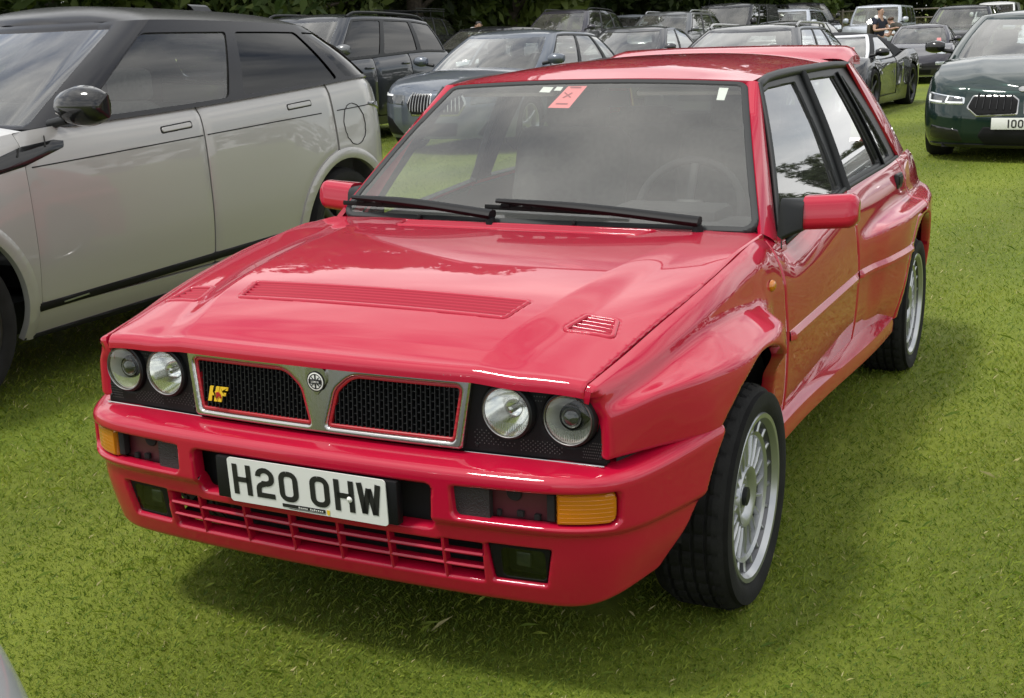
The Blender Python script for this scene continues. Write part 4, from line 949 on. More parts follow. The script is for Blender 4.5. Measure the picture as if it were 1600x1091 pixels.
    def lid(x0, x1, cr):
        def f(U, V):
            x = x0 + (x1 - x0) * U; h = hw_at(x) * .999; ends = np.sqrt(np.clip((xs_.max() - x) / .25, 0, 1)) * np.sqrt(np.clip((x - xs_.min()) / .25, 0, 1))
            z = ztop_edge(x) + (cr * (1 - np.abs(V) ** 2.2) - bulge * 0) * ends + bulge * np.exp(-((np.abs(V) - .55) / .13) ** 2) * ends * (U < .9)
            return np.stack([x, V * h, z], -1)
        return f
    xtop = xs_.max()
    nu = int(40 * res)
    hf = lid(xtop - .002, ws - .06, crown); sheet('bonnet', hf, (0, 1), (-1, 1), nu, nu, paint_mat, root, thick=0, side=-1, sharp=60)
    if rw - .05 > xs_.min() + .12: sheet('boot_lid', lid(rw + .05, xs_.min() + .002, q('dcrown', .03)), (0, 1), (-1, 1), 20, nu, paint_mat, root, thick=0, side=-1, sharp=60)
    # cabin
    hb = q('hb', .93) * W; hr = q('hr', .70) * W; cf = q('cf', .20); zr = pchip(*zip(*sorted(sp['roofz'])))
    def cab(S, T, d=0.):
        Tc = np.clip(T, -.05, 1); xF = ws + (rt - ws) * Tc; xR = rw + (rb - rw) * Tc ** q('rpow', 1.)
        h = hb + (hr - hb) * Tc + q('cbulge', .025) * np.sin(math.pi * np.clip(Tc, 0, 1)); k = 1 - .25 * Tc
        xF = xF + q('sbulge', .03) * np.sin(math.pi * np.clip(Tc, 0, 1))
        x, y = plan(S, xF, xR, h, cf * k, cf * 1.1 * k, q('cbow', .13), q('crr', .16) * k, q('crrx', .16) * k, q('cbowr', .10))
        x0, y0 = plan(S, ws, rw, hb, cf, cf * 1.1, q('cbow', .13), q('crr', .16), q('crrx', .16), q('cbowr', .10))
        x1, y1 = plan(S, rt, rb, hr, cf * .75, cf * .8, q('cbow', .13), q('crr', .16) * .75, q('crrx', .16) * .75, q('cbowr', .10))
        zb_ = ztop_edge(np.clip(x0, xs_.min(), xtop)) - .01 + crown * .8 * np.clip(1 - np.abs(y0) / hb, 0, 1) * (np.abs(S) < 2) ; ze = zr(x1)
        z = zb_ + (ze - zb_) * Tc
        return np.stack([x, np.sign(S) * (y + d), z], -1)
    # windows in (s, t) with rough metric scale
    Ls = abs((rt + ws) / 2 - (rb + rw) / 2) - .5; Hc = H - float(top(-wb / 2)) ; Lf = hb
    def wrect(U, T, s0, s1, t0, t1, r, sc):
        return sd_rrect(np.abs(U) * sc, T * Hc * 1.25, (s0 + s1) / 2 * sc, (t0 + t1) / 2 * Hc * 1.25, abs(s1 - s0) / 2 * sc, abs(t1 - t0) / 2 * Hc * 1.25, r)
    wins = []
    fs = q('fs', 1.30); scr = lambda U, T: wrect(U, T, -fs, fs, q('ft0', .05), q('ft1', .93), .05, Lf)
    rs_ = q('rs', 3.75); rear = lambda U, T: sd_rrect((np.abs(U) - 5) * Lf, T * Hc * 1.25, 0, (q('rt0', .12) + q('rt1', .90)) / 2 * Hc * 1.25, (5 - rs_) * Lf, (q('rt1', .90) - q('rt0', .12)) / 2 * Hc * 1.25, .05)
    sides = [(lambda U, T, a=a, b=b: wrect(U, T, a, b, q('st0', .06), q('st1', .90), q('wr', .03), Ls)) for a, b in sp['win']]
    allw = [scr, rear] + sides
    cmat = q('cabmat', paint_mat)
    sheet('cabin_frame', cab, SR, (0, 1), 2 * int(200 * res), int(30 * res), cmat, root, g=lambda U, V, P: -np.minimum.reduce([w(U, V) for w in allw]), thick=.03, side=1, sharp=60, roll=.008 if res > .8 else 0)
    inset = lambda U, V: cab(U, V) * np.array([1, .993, .999]) + np.array([-.004, 0, 0])
    sheet('windscreen', lambda U, V: cab(U, V) - np.array([.006, 0, .006]), (-1.8, 1.8), (0, 1), 60, 20, 'screen', root, g=lambda U, V, P: scr(U, V) - .01, thick=0, side=1)
    sg = q('sideglass', ['glass', 'glass', 'glass'])
    for i, w in enumerate(sides):
        a, b = sp['win'][i]; sheet('side_window', inset, (a - .05, b + .05), (0, 1), 30, 16, sg[min(i, len(sg) - 1)], root, g=lambda U, V, P, w=w: w(U, V) - .012, thick=0, side=1, mirror=True)
        if q('wtrim', True): pass
    for s in (1, -1): sheet('rear_window', inset, (3.4, 5) if s > 0 else (-5, -3.4), (0, 1), 20, 12, sg[-1], root, g=lambda U, V, P: rear(U, V) - .012, thick=0, side=1)
    # black window surround
    if q('surround', 'satin'):
        grow = q('sgrow', .016); s0 = min(a for a, b in sp['win']); s1 = max(b for a, b in sp['win'])
        sheet('window_surround', lambda U, V: cab(U, V, .0035), (s0 - .12, s1 + .12), (0, 1), int(120 * res), int(26 * res), q('surround', 'satin'), root, g=lambda U, V, P: np.maximum(wrect(U, V, s0 - .02, s1 + .02, q('st0', .06) - .05, q('st1', .90) + .05, q('wr', .03), Ls), -np.minimum.reduce([w(U, V) for w in sides])), thick=.004, side=1, mirror=True)
    # roof
    S_ = np.linspace(0, 5, 600); rp = cab(S_, np.ones_like(S_)); ro = np.argsort(rp[:, 0])
    def roof(U, V):
        x = rp[:, 0].max() - .001 + (rp[:, 0].min() + .002 - rp[:, 0].max()) * U; h = np.interp(x, rp[:, 0][ro], rp[:, 1][ro]); z = np.interp(x, rp[:, 0][ro], rp[:, 2][ro])
        e = np.sqrt(np.clip((rp[:, 0].max() - x) / .35, 0, 1)) * np.sqrt(np.clip((x - rp[:, 0].min()) / .35, 0, 1)); return np.stack([x, V * h, z + q('rcrown', .05) * e * (1 - np.abs(V) ** 2.4)], -1)
    sheet('roof', roof, (0, 1), (-1, 1), int(36 * res), int(28 * res), q('roofmat', cmat), root, thick=0, side=-1, sharp=60)
    if q('rails'):
        for s in (1, -1):
            x0, x1 = q('railx', (rt - .25, rb + .25)); pts = []
            for t in np.linspace(0, 1, 26):
                x = x0 + (x1 - x0) * t; y = np.interp(x, rp[:, 0][ro], rp[:, 1][ro]) - .035; z = np.interp(x, rp[:, 0][ro], rp[:, 2][ro]) + .012 + .045 * min(1, t / .08, (1 - t) / .08) ** .6; pts.append((x, s * y, z))
            tube('roof_rail', pts, .018, q('rails'), root, 8)
    # lamps, grille and other front pieces laid on the body surface; (s, z) outlines
    def face(nm, poly, mat, off=.004, rng=None, parent=root, both=True, roll=.004, thick=.02, n=40, sides_=(1, -1)):
        poly = np.array(poly, float); s0, s1 = poly[:, 0].min(), poly[:, 0].max(); z0, z1 = poly[:, 1].min(), poly[:, 1].max(); sc = (W - rf) if s1 < 1.2 else .55
        rp_ = rpoly([(a * sc, b) for a, b in poly], q('facer', .02) if roll else .003); outp = []
        zmid = body(np.array([(s0 + s1) / 2]), np.array([1.]))[0, 2]
        v0 = np.clip((z0 - zs - .05) / (zmid - zs), 0, 1); v1 = np.clip((z1 - zs + .08) / (zmid - zs - .02), 0, 1)
        gf = lambda U, V, P: sd_poly(np.abs(U) * sc, P[..., 2], rp_)
        if s0 < -.001:
            gf = lambda U, V, P: sd_poly(U * sc, P[..., 2], rp_)
            return sheet(nm, body, (s0 - .03, s1 + .03), (v0, v1), n * 2, n, mat, parent, g=gf, thick=thick, off=off, roll=roll, side=1)
        for s in sides_:
            r_ = (s0 - .03, s1 + .03) if s > 0 else (-s1 - .03, -s0 + .03)
            outp.append(sheet(nm, body, r_, (v0, v1), n, n, mat, parent, g=gf, thick=thick, off=off, roll=roll, side=1))
        return outp
    root_face = face
    for f in q('faces', []): face(*f[:3], **(f[3] if len(f) > 3 else {}))
    # mirrors
    for s in (1, -1):
        mx_ = q('mx', ws - .30); my = hb * .985; mz = float(ztop_edge(mx_)) + q('mdz', .06); mw, mh = q('mw', .20), q('mh', .135); rows = []
        for t in np.linspace(0, 1, 10):
            k = math.sin(math.pi * (.12 + .76 * t)) ** .5; yy = my + .05 + mw * t
            rows.append([(mx_ + .07 * k * math.cos(a) * (1.2 if math.cos(a) > 0 else .5) - .02 * t, s * yy, mz + mh / 2 + mh / 2 * k * math.sin(a) * (1 if abs(math.sin(a)) < .9 else 1)) for a in np.arange(12) * math.pi / 6])
        R_ = np.array(rows); m = loft('door_mirror', R_[:, ::-1] if s > 0 else R_, q('mirmat', paint_mat), root, close_u=True, caps=True, sharp=60)
        tube('mirror_arm', [(mx_, s * (my - .04), mz + .01), (mx_, s * (my + .07), mz + .03)], .022, 'satin', m, 8)
    if q('handles'):
        for x in q('handles'):
            for s in (1, -1):
                zz = float(top(x)) - q('hdz', .14); vv = (zz - zs) / (float(top(x)) - zs); sw = np.linspace(2, 3, 400); bb = body(sw, np.full(400, vv)); k = np.argmin(np.abs(bb[:, 0] - x)); yy = bb[k, 1]
                box('door_handle', (x, s * (yy + .012), zz), (.19, .028, .032), q('hmat', paint_mat), root, .012)
    # underside, wells, cabin
    box('underbody', (-wb / 2, 0, zs + .06), (sp['L'] * .86, W * 1.55, .14), 'under', root)
    for xc in (0, -wb):
        box('wheel_well', (xc, 0, R + .05), (ar * 1.9, W * 1.2, R * 1.2), 'under', root)
    box('dashboard', (ws - .40, 0, float(top(ws)) - .10), (.45, hb * 1.7, .16), 'dark', root, .04)
    box('cabin_floor', ((ws + rw) / 2, 0, zs + .22), (abs(ws - rw) * .9, hb * 1.7, .10), 'under', root)
    for s in (1, -1):
        xs0 = q('seatx', -wb * .52); b_ = box('seat', (xs0 - .1, s * W * .42, zs + .62), (.16, .46, .66), 'cloth', root, .06, Matrix.Rotation(rad(-16), 3, 'Y')); box('head_rest', (xs0 - .24, s * W * .42, zs + 1.02 + q('seatdz', 0)), (.10, .26, .17), 'cloth', b_, .04)
    if q('rearseat', True): box('rear_seat', (xs0 - .95, 0, zs + .60), (.16, W * 1.45, .60), 'cloth', root, .06, Matrix.Rotation(rad(-16), 3, 'Y'))
    if q('plate'):
        px, pzz = q('platex', xf + .004), q('platez', .42); pl = box('number_plate', (px, 0, pzz), (.012, .52, .111), 'white', root, .003)
        lettering('registration_letters', q('plate'), lambda a, b: (px + .0085, a + q('plateoff', 0), pzz + b), .079, 'ink', pl)
    w = make_wheel(root, (0, W - q('wi', .125), R), R, q('rim', R * .72), q('tw', .225), 'spoke', q('nsp', 5), q('rimmat', 'alloy'), detail=False)
    copy_part(w, root, (-wb, W - q('wi', .125), R)); copy_part(w, root, (0, -(W - q('wi', .125)), R), (0, 0, math.pi)); copy_part(w, root, (-wb, -(W - q('wi', .125)), R), (0, 0, math.pi))
    root['_'] = 0; del root['_']
    return root, body, cab, dict(xs=xs_, top=ztop_edge, hw=hw_at, face=face, W=W, roof=roof)

# ---------------------------------------------------------------- paints of the other cars
M['silver_sand'] = paint('silver_sand_metallic', (.385, .378, .362), .3, .36)
M['p_graphite'] = paint('graphite_metallic', (.030, .033, .040), .4, .35)
M['p_bluegrey'] = paint('blue_grey_metallic', (.10, .115, .14), .4, .35)
M['p_charcoal'] = paint('charcoal_metallic', (.040, .041, .046), .4, .35)
M['p_steel'] = paint('steel_grey_metallic', (.12, .125, .13), .5, .35)
M['p_black'] = paint('black_lacquer', (.010, .010, .012), 0, .4)
M['p_navy'] = paint('dark_navy_metallic', (.022, .027, .042), .4, .35)
M['p_green'] = paint('dark_green_metallic', (.006, .020, .017), .4, .35)
M['p_aubergine'] = paint('dusky_grey_metallic', (.045, .042, .052), .4, .35)
M['p_silver'] = paint('silver_metallic', (.44, .47, .52), .3, .4)
M['p_white'] = paint('white_lacquer', (.72, .73, .74), 0, .4)
M['p_frame'] = paint('bright_silver', (.72, .73, .75), .3, .35)
M['lampclear'] = pmat('clear_lamp', (.62, .65, .68), .08, .6, coat=1.)
M['lampdark'] = pmat('smoked_lamp', (.05, .055, .06), .06, .2, coat=1.)
M['drl'] = pmat('white_light_guide', (.9, .92, .95), .2, 0., coat=.5)
M['fabric'] = pmat('black_hood_fabric', (.016, .017, .02), .9, bump=.1, bscale=200)
M['alloydark'] = pmat('dark_alloy', (.06, .06, .065), .35, .8)

# ---------------------------------------------------------------- silver-beige SUV beside the red car
EV = dict(L=4.37, W=1.90, H=1.649, fo=.72, wb=2.86, R=.368, arch=.425, sill=.25, res=1.5, gap=.005,
    belt=[(.72, .93), (.40, 1.02), (-.15, 1.075), (-.55, 1.125), (-1.67, 1.172), (-2.67, 1.225), (-3.27, 1.258), (-3.65, 1.20)],
    prof=[(0, .93, .06), (.10, .965, .03), (.20, .985, .01), (.42, 1.0, 0), (.62, .995, .0), (.80, .985, .02), (.93, .965, .05), (1., .925, .10)],
    ws=-.49, roof_f=-1.34, roof_r=-3.19, rw=-3.53, roofz=[(-1.27, 1.575), (-1.67, 1.590), (-2.47, 1.575), (-3.07, 1.54), (-3.27, 1.51)], rcrown=.085,
    win=[(2.0, 2.475), (2.53, 2.93), (2.97, 3.42)], sideglass=['glass', 'tint', 'tint'], doors=[(-.50, -1.655), (-1.655, -2.78)],
    hb=.945, hr=.70, cabmat=M['pillar'], roofmat=M['pillar'], surround='pillar', st0=.05, st1=.86, crr=.26, crrx=.36, rr=.42, rrx=.42, rf=.42, rs=3.9,
    mx=-.74, mdz=-.005, mw=.24, mh=.175, mirmat=M['gloss'], flare=.020, rim=.27, nsp=10, rimmat='alloydark', wi=.135, tw=.235, cat='car', group='cars parked on the lawn',
    faces=[('headlamp', [(.72, .80), (1.75, .90), (1.7, .95), (.75, .90)], M['lampclear']), ('grille', [(-.7, .68), (.7, .68), (.72, .84), (-.72, .84)], M['gloss']), ('lower_intake', [(-.8, .32), (.8, .32), (.7, .5), (-.7, .5)], M['black'])])
ev, evb, evc, ei = build_car('beige_suv', 'pale silver-beige SUV with black roof parked beside the red hatchback', (-.33, -3.45), 0., EV, M['silver_sand'])
def ev_at(x, z, off=0.):
    """point on the left flank at local x, height z"""
    tz = float(ei['top'](x)); v = np.clip((z - .25) / (tz - .25), 0, 1); ss = np.linspace(1.5, 4.2, 900); b = evb(ss, np.full(900, v)); k = np.argmin(np.abs(b[:, 0] - x)); return b[k] + np.array([0, off, 0])
def ev_patch(name, poly, mat, off, parent=ev, n=(160, 30), sr=(1.6, 3.9), roll=.004, mirror=True, thick=.015):
    z0 = min(p[1] for p in poly); z1 = max(p[1] for p in poly); pl = rpoly(poly, .012)
    return sheet(name, evb, sr, (max(0, (z0 - .25) / 1.05 - .05), min(1, (z1 - .25) / .80 + .05)), n[0], n[1], mat, parent, g=lambda U, V, P: np.maximum(sd_poly(P[..., 0], P[..., 2], pl), -(np.minimum(np.hypot(P[..., 0], P[..., 2] - .368), np.hypot(P[..., 0] + 2.86, P[..., 2] - .368)) - .425)), off=off, roll=roll, thick=thick, mirror=mirror, side=1)
ev_patch('door_strip', [(-.36, .394), (-.36, .358), (-2.52, .416), (-2.52, .455)], 'black', .006, n=(300, 30))
ev_patch('sill_cladding', [(-.36, .262), (-.36, .20), (-2.55, .25), (-2.55, .312)], 'black', .010, n=(200, 24))
for xc in (0., -2.86):
    sheet('wheel_arch_trim', evb, (1.3, 2.5) if xc == 0 else (2.4, 4.0), (0, .85), 200, 70, 'silver_sand', ev, g=lambda U, V, P, xc=xc: np.abs(np.hypot(P[..., 0] - xc, P[..., 2] - .368) - .455) - .030, off=.010, roll=.006, thick=.03, mirror=True, side=1)
ev_patch('wing_vent', [(-.10, .965), (-.08, .925), (-.50, .985), (-.73, 1.045), (-.74, 1.085), (-.50, 1.065)], 'gloss', .006, n=(160, 40))
for a in (-.46, -.62): tube('vent_line', [ev_at(a, .99 - (a + .3) * .2, .009), ev_at(a - .02, 1.02 - (a + .3) * .25, .009)], .003, 'under', ev, 5)
# dark tubes drawn for the shade of the flank crease, flush handles, fuel flap
for zo, r in ((0, .003),):
    for a, b in ((-.53, -1.64), (-1.67, -2.66), (-2.82, -3.20)):
        tube('crease_shade_line', [ev_at(x, 0.972 + (-.49 - x) * .043 + zo, .001) for x in np.linspace(a, b, 30)], r, 'under', ev, 5)
for x in (-1.47, -2.48):
    zc = 1.075 + (-1.47 - x) * .045; sx_ = 2 + (.16 - x) / 3.29; h = ev_patch('door_handle', [(x + .125, zc - .025), (x + .125, zc + .012), (x - .105, zc + .026), (x - .105, zc - .012)], 'under', .002, n=(140, 130), sr=(sx_ - .06, sx_ + .06), mirror=False)
    ev_patch('handle_blade', [(x + .117, zc - .018), (x + .117, zc + .006), (x - .098, zc + .019), (x - .098, zc - .006)], 'silver_sand', .005, h, n=(140, 130), sr=(sx_ - .06, sx_ + .06), mirror=False)
fc = [ev_at(-2.97 + .11 * math.cos(t), .985 + .12 * math.sin(t), .002) for t in np.linspace(0, 2 * math.pi, 40)[:-1]]
tube('fuel_flap', fc, .0025, 'under', ev, 5, closed=True)
ev_patch('tail_lamp', [(-3.14, 1.085), (-3.16, 1.10), (-3.60, 1.09), (-3.62, .98), (-3.46, 1.03)], M['lampdark'], .008, n=(300, 80), sr=(2.6, 4.8))
ev_patch('strip_badge', [(-.62, .385), (-.62, .379), (-.78, .388), (-.78, .394)], 'alloy', .009, n=(400, 60), mirror=False, roll=0)
# roof spoiler
rows = []
for y in np.linspace(-1, 1, 25):
    a = abs(y); yy = y * .60; z = 1.555 - .10 * a ** 4 + .02; rows.append([(-3.05, yy, z + .02), (-3.30, yy, z - .030 - .02 * a ** 3), (-3.46, yy, z - .075 - .03 * a ** 3), (-3.46, yy, z - .105 - .03 * a ** 3), (-3.20, yy, z - .085)])
loft('roof_spoiler', np.array(rows), 'gloss', ev, close_u=True, caps=True)
rows = [[(-2.70 - .16 * q - .05 * (1 - c), .018 * c2, 1.648 - .004 * q + .05 * c) for c, c2 in ((0, -1), (.8, -.7), (1, 0), (.8, .7), (0, 1))] for q in np.linspace(0, 1, 6)]
loft('roof_aerial', np.array(rows), 'gloss', ev)

# ---------------------------------------------------------------- the other parked cars
def spec(base, **k): d = dict(base); d.update(k); return d
SUV = dict(L=4.95, W=1.95, H=1.74, fo=.88, wb=2.95, R=.37, belt=[(.88, .94), (.5, 1.02), (-.3, 1.10), (-1.5, 1.14), (-3.1, 1.19), (-4.07, 1.16)], ws=-.35, roof_f=-1.15, roof_r=-3.75, rw=-3.95,
    roofz=[(-1.1, 1.66), (-1.8, 1.69), (-3., 1.66), (-3.8, 1.58)], win=[(2.03, 2.36), (2.40, 2.72), (2.76, 3.0)], doors=[(-.55, -1.60), (-1.60, -2.58)], handles=(-1.42, -2.42), rails='alloy',
    faces=[('headlamp', [(.70, .80), (1.65, .86), (1.6, .94), (.70, .92)], M['lampclear']), ('grille', [(-.66, .62), (.66, .62), (.70, .90), (-.70, .90)], M['black']), ('lower_intake', [(-.85, .28), (.85, .28), (.8, .48), (-.8, .48)], M['black'])], res=.62)
HATCH = dict(L=4.32, W=1.80, H=1.44, fo=.84, wb=2.67, R=.325, belt=[(.84, .70), (.5, .80), (-.2, .92), (-1.3, .96), (-2.6, 1.02), (-3.48, .98)], ws=-.30, roof_f=-1.10, roof_r=-2.95, rw=-3.36,
    roofz=[(-1.05, 1.36), (-1.6, 1.395), (-2.4, 1.37), (-3.0, 1.30)], win=[(2.02, 2.42), (2.46, 2.80), (2.84, 3.05)], doors=[(-.45, -1.48), (-1.48, -2.35)], handles=(-1.3, -2.2), sill=.19, rcrown=.045,
    faces=[('headlamp', [(.72, .60), (1.7, .68), (1.65, .76), (.74, .70)], M['lampclear']), ('grille', [(-.6, .50), (.6, .50), (.6, .66), (-.6, .66)], M['black']), ('lower_intake', [(-.85, .24), (.85, .24), (.8, .40), (-.8, .40)], M['black'])], res=.62, crr=.2, crrx=.3)
SEDAN = spec(HATCH, L=4.70, W=1.83, H=1.44, wb=2.83, fo=.82, belt=[(.82, .70), (.5, .80), (-.2, .90), (-1.3, .94), (-2.9, .99), (-3.88, 1.0)], ws=-.32, roof_f=-1.18, roof_r=-2.65, rw=-3.25, roofz=[(-1.1, 1.36), (-1.7, 1.395), (-2.7, 1.33)], win=[(2.02, 2.45), (2.49, 2.95)], doors=[(-.5, -1.58), (-1.58, -2.5)], handles=(-1.4, -2.35))
WAGON = spec(HATCH, L=4.71, W=1.83, H=1.45, wb=2.83, fo=.80, belt=[(.8, .70), (.5, .80), (-.2, .92), (-1.3, .96), (-2.9, 1.01), (-3.91, 1.0)], ws=-.32, roof_f=-1.18, roof_r=-3.35, rw=-3.75, roofz=[(-1.1, 1.36), (-1.7, 1.40), (-2.7, 1.385), (-3.4, 1.33)], win=[(2.02, 2.38), (2.41, 2.72), (2.75, 3.03)], doors=[(-.5, -1.58), (-1.58, -2.5)], handles=(-1.4, -2.35), rails='chrome')
VAN = dict(L=5.0, W=1.98, H=1.97, fo=.93, wb=3.0, R=.34, belt=[(.93, .98), (.5, 1.10), (.1, 1.18), (-.6, 1.20), (-4.07, 1.20)], ws=.10, roof_f=-.78, roof_r=-3.95, rw=-4.0, roofz=[(-.7, 1.84), (-1.4, 1.90), (-4., 1.90)], win=[(2.0, 2.24), (2.28, 2.55)], doors=[(-.15, -1.25)], handles=(-1.1,), hb=.95, hr=.82, rcrown=.06, cf=.16,
    faces=[('headlamp', [(.80, .80), (1.7, .86), (1.6, 1.0), (.86, .98)], M['lampclear']), ('grille', [(-.75, .66), (.75, .66), (.75, .84), (-.75, .84)], M['black'])], res=.55, mh=.24, mw=.18, seatx=-1.0, sideglass=['glass', 'tint'])
G = 'cars parked on the lawn'
# large dark seven-seater behind the beige one
build_car('dark_suv', 'dark grey SUV with tinted side windows behind the beige SUV', (-10.3, -8.75), rad(1),
    spec(SUV, L=5.06, W=1.97, H=1.74, res=.95, sideglass=['tint', 'tint', 'tint'], rails='satin', nsp=5, hmat=M['p_graphite'], mh=.15, mw=.2, mirmat=M['p_steel']), M['p_graphite'])
# blue-grey hatchback nose-on
b1, bb, bc, bi = build_car('blue_grey_hatchback', 'blue-grey hatchback with chrome twin-kidney grille, between the dark SUV and the red roof', (-10.85, -5.85), rad(0),
    spec(HATCH, res=1.0, belt=[(.84, .72), (.5, .82), (-.2, .93), (-1.3, .96), (-2.6, 1.02), (-3.48, .98)], faces=[('headlamp', [(.86, .58), (1.80, .63), (1.78, .735), (.90, .70)], M['lampdark']), ('light_guide', [(1.25, .69), (1.74, .70), (1.72, .73), (1.25, .71)], M['drl'], dict(off=.010, roll=0)),
        ('grille_ring', [(.05, .46), (.62, .46), (.80, .60), (.72, .715), (.06, .725)], M['chrome'], dict(off=.006)), ('grille', [(.08, .48), (.60, .48), (.75, .60), (.68, .695), (.09, .705)], M['black'], dict(off=.012)),
        ('lower_intake', [(-.55, .22), (.55, .22), (.6, .38), (-.6, .38)], M['black']), ('corner_intake', [(1.0, .22), (1.6, .24), (1.5, .46), (1.25, .42)], M['black'])]), M['p_bluegrey'])
for k in range(7):
    for s in (1, -1):
        a = s * (.13 + k * .087); pts = [bb(np.array(a), np.array((z - .19) / (.72 - .19))) + np.array([.016, 0, 0]) for z in np.linspace(.49, .69, 6)]; tube('grille_slat', pts, .006, 'chrome', b1, 6)
tube('bonnet_badge', [(.70, .03 * math.cos(t), .735 + .0 * t + .02 * math.sin(t)) for t in np.linspace(0, 6.28, 14)[:-1]], .008, 'chrome', b1, 6, closed=True)
# dark estate right behind the red roof
build_car('dark_estate', 'dark grey estate with chrome roof rails right behind the red roof spoiler', (-12.8, -3.18), rad(0), spec(WAGON, res=.9, roofz=[(-1.1, 1.325), (-1.7, 1.365), (-2.7, 1.35), (-3.4, 1.295)]), M['p_charcoal'])
build_car('dark_saloon', 'dark grey saloon with wipers parked low, behind the middle of the red roof', (-18.75, -7.15), rad(1), spec(SEDAN, res=.75), M['p_charcoal'])
build_car('black_estate', 'black estate half hidden behind the dark SUV, person standing behind it', (-21.6, -11.9), rad(0), spec(WAGON, res=.62, rails=None), M['p_black'])
build_car('dusky_suv', 'dusky purple-grey SUV with black roof rails in the second row', (-28.2, -12.75), rad(2), spec(SUV, rails='satin'), M['p_aubergine'])
build_car('pale_car', 'small pale car far back between the dusky SUV and the silver-railed SUV', (-44.5, -17.2), rad(0), spec(HATCH, res=.5), M['p_silver'])
build_car('grey_suv', 'grey SUV with shiny roof rails left of the black van', (-29.4, -10.25), rad(0), spec(SUV, H=1.68, res=.62), M['p_steel'])
van = build_car('black_van', 'tall black panel van with a big slanted windscreen', (-34.4, -9.95), rad(0), VAN, M['p_black'])[0]
tube('aerial', [(-.75, -.5, 1.88), (-.80, -.46, 2.35)], .006, 'satin', van, 5)
build_car('black_car', 'black car with silver window line right of the black van', (-28.9, -6.95), rad(-6), spec(WAGON, res=.62, rails=None), M['p_black'])
build_car('pale_suv', 'pale SUV far back, its windscreen showing right of the van', (-43.5, -10.35), rad(0), spec(SUV, res=.5), M['p_silver'])
tr = build_car('dark_box_van', 'long dark van far back against the trees, right of the black van', (-49.0, -10.4), rad(35), spec(VAN, res=.5, H=2.0), M['p_black'])
# open-roof sports car, hood up
r8, rb_, rc_, ri_ = build_car('dark_sports_car', 'low dark sports convertible with black hood and silver screen frame', (-16.9, -2.96), rad(-3),
    dict(L=4.43, W=1.93, H=1.244, fo=.94, wb=2.65, R=.345, arch=.385, sill=.13, belt=[(.94, .58), (.6, .70), (.0, .80), (-.6, .80), (-1.6, .82), (-2.5, .93), (-3.0, .93), (-3.49, .86)], ws=-.10, roof_f=-.92, roof_r=-1.75, rw=-2.55, hb=.86, hr=.62,
        roofz=[(-.9, 1.165), (-1.3, 1.19), (-1.8, 1.17)], rcrown=.05, win=[(2.02, 2.75)], cabmat=M['fabric'], roofmat=M['fabric'], surround='fabric', st1=.9, cf=.18, rs=4.1, doors=[(-.45, -1.62)], nsp=5, rimmat='alloydark', rim=.265, flare=.02, waist=.045, wi=.13, tw=.26, res=.9, crown=.06, fender=.05,
        faces=[('headlamp', [(.95, .50), (1.70, .55), (1.66, .62), (1.0, .58)], M['lampdark']), ('grille', [(-.5, .24), (.5, .24), (.6, .52), (-.6, .52)], M['black']), ('corner_intake', [(.95, .22), (1.6, .24), (1.5, .42), (1.0, .42)], M['black'])], mdz=.04, mw=.2, mh=.13, mirmat=M['gloss'], seatx=-1.35, seatdz=-.15, rearseat=False), M['p_black'])
sheet('side_blade', rb_, (2.2, 3.2), (.15, .95), 60, 40, 'gloss', r8, g=lambda U, V, P: sd_poly(P[..., 0], P[..., 2], rpoly([(-1.68, .72), (-1.60, .36), (-1.78, .30), (-1.98, .42), (-2.06, .76)], .02)), off=.008, roll=.006, thick=.02, mirror=True)
frm = [rc_(np.array(1.42), np.array(t)) for t in np.linspace(0, .97, 12)] + [rc_(np.array(a), np.array(.97)) for a in np.linspace(1.42, -1.42, 24)][1:-1] + [rc_(np.array(-1.42), np.array(t)) for t in np.linspace(.97, 0, 12)]
tube('screen_frame', frm, .030, M['p_frame'], r8, 8)
def paper_on(cabf, root, s, t, w, h, mats=('paper',)):
    V = [cabf(np.array(s + a), np.array(t + b)) - np.array([.012, 0, .012]) for a, b in ((0, 0), (w, 0), (w, h), (0, h))]; mk('windscreen_permit', V, [[0, 1, 2, 3]], 'paper', root, smooth=False)
paper_on(rc_, r8, .62, .30, .22, .22)
# rear-engined classic
p9, pb_, pc_, pi_ = build_car('grey_classic_coupe', 'dark grey round-lamped coupe facing the camera with a flat nose', (-27.2, -2.98), rad(3),
    dict(L=4.25, W=1.66, H=1.31, fo=.86, wb=2.27, R=.315, arch=.35, sill=.19, belt=[(.86, .56), (.6, .66), (.25, .76), (-.2, .83), (-1.4, .87), (-2.3, .87), (-3.0, .78), (-3.39, .70)], ws=-.12, roof_f=-.80, roof_r=-1.75, rw=-2.95, rpow=1.0, hb=.84, hr=.62, roofz=[(-.7, 1.235), (-1.2, 1.265), (-1.8, 1.225)], rcrown=.05,
        win=[(2.02, 2.50), (2.54, 2.85)], st1=.86, cf=.18, rs=4.0, doors=[(-.42, -1.48)], nsp=5, flare=.03, wi=.12, tw=.22, res=.8, fender=.055, crown=-.01, rf=.34, bow=.10,
        faces=[('bumper_band', [(-1.7, .36), (1.7, .36), (1.7, .40), (-1.7, .40)], M['under'], dict(roll=0)), ('indicator', [(.95, .41), (1.55, .41), (1.55, .48), (.95, .48)], M['lampclear']), ('lower_intake', [(-.8, .22), (.8, .22), (.8, .32), (-.8, .32)], M['black'])], mdz=.04, mw=.16, mh=.12, seatx=-1.1, seatdz=-.1), M['p_aubergine'])
for s in (1, -1):
    hl = lathe('headlamp', [(.115, -.10), (.118, .0), (.108, .016), (.098, .012)], 'chrome', p9, 24, axis='x'); hl.location = (.58, s * .570, .705); hl.rotation_euler = (0, rad(-28), 0)
    lathe('lens', [(.100, .010), (.07, .028), (.03, .036), (.001, .038)], M['lampclear'], hl, 24, axis='x', sharp=80)
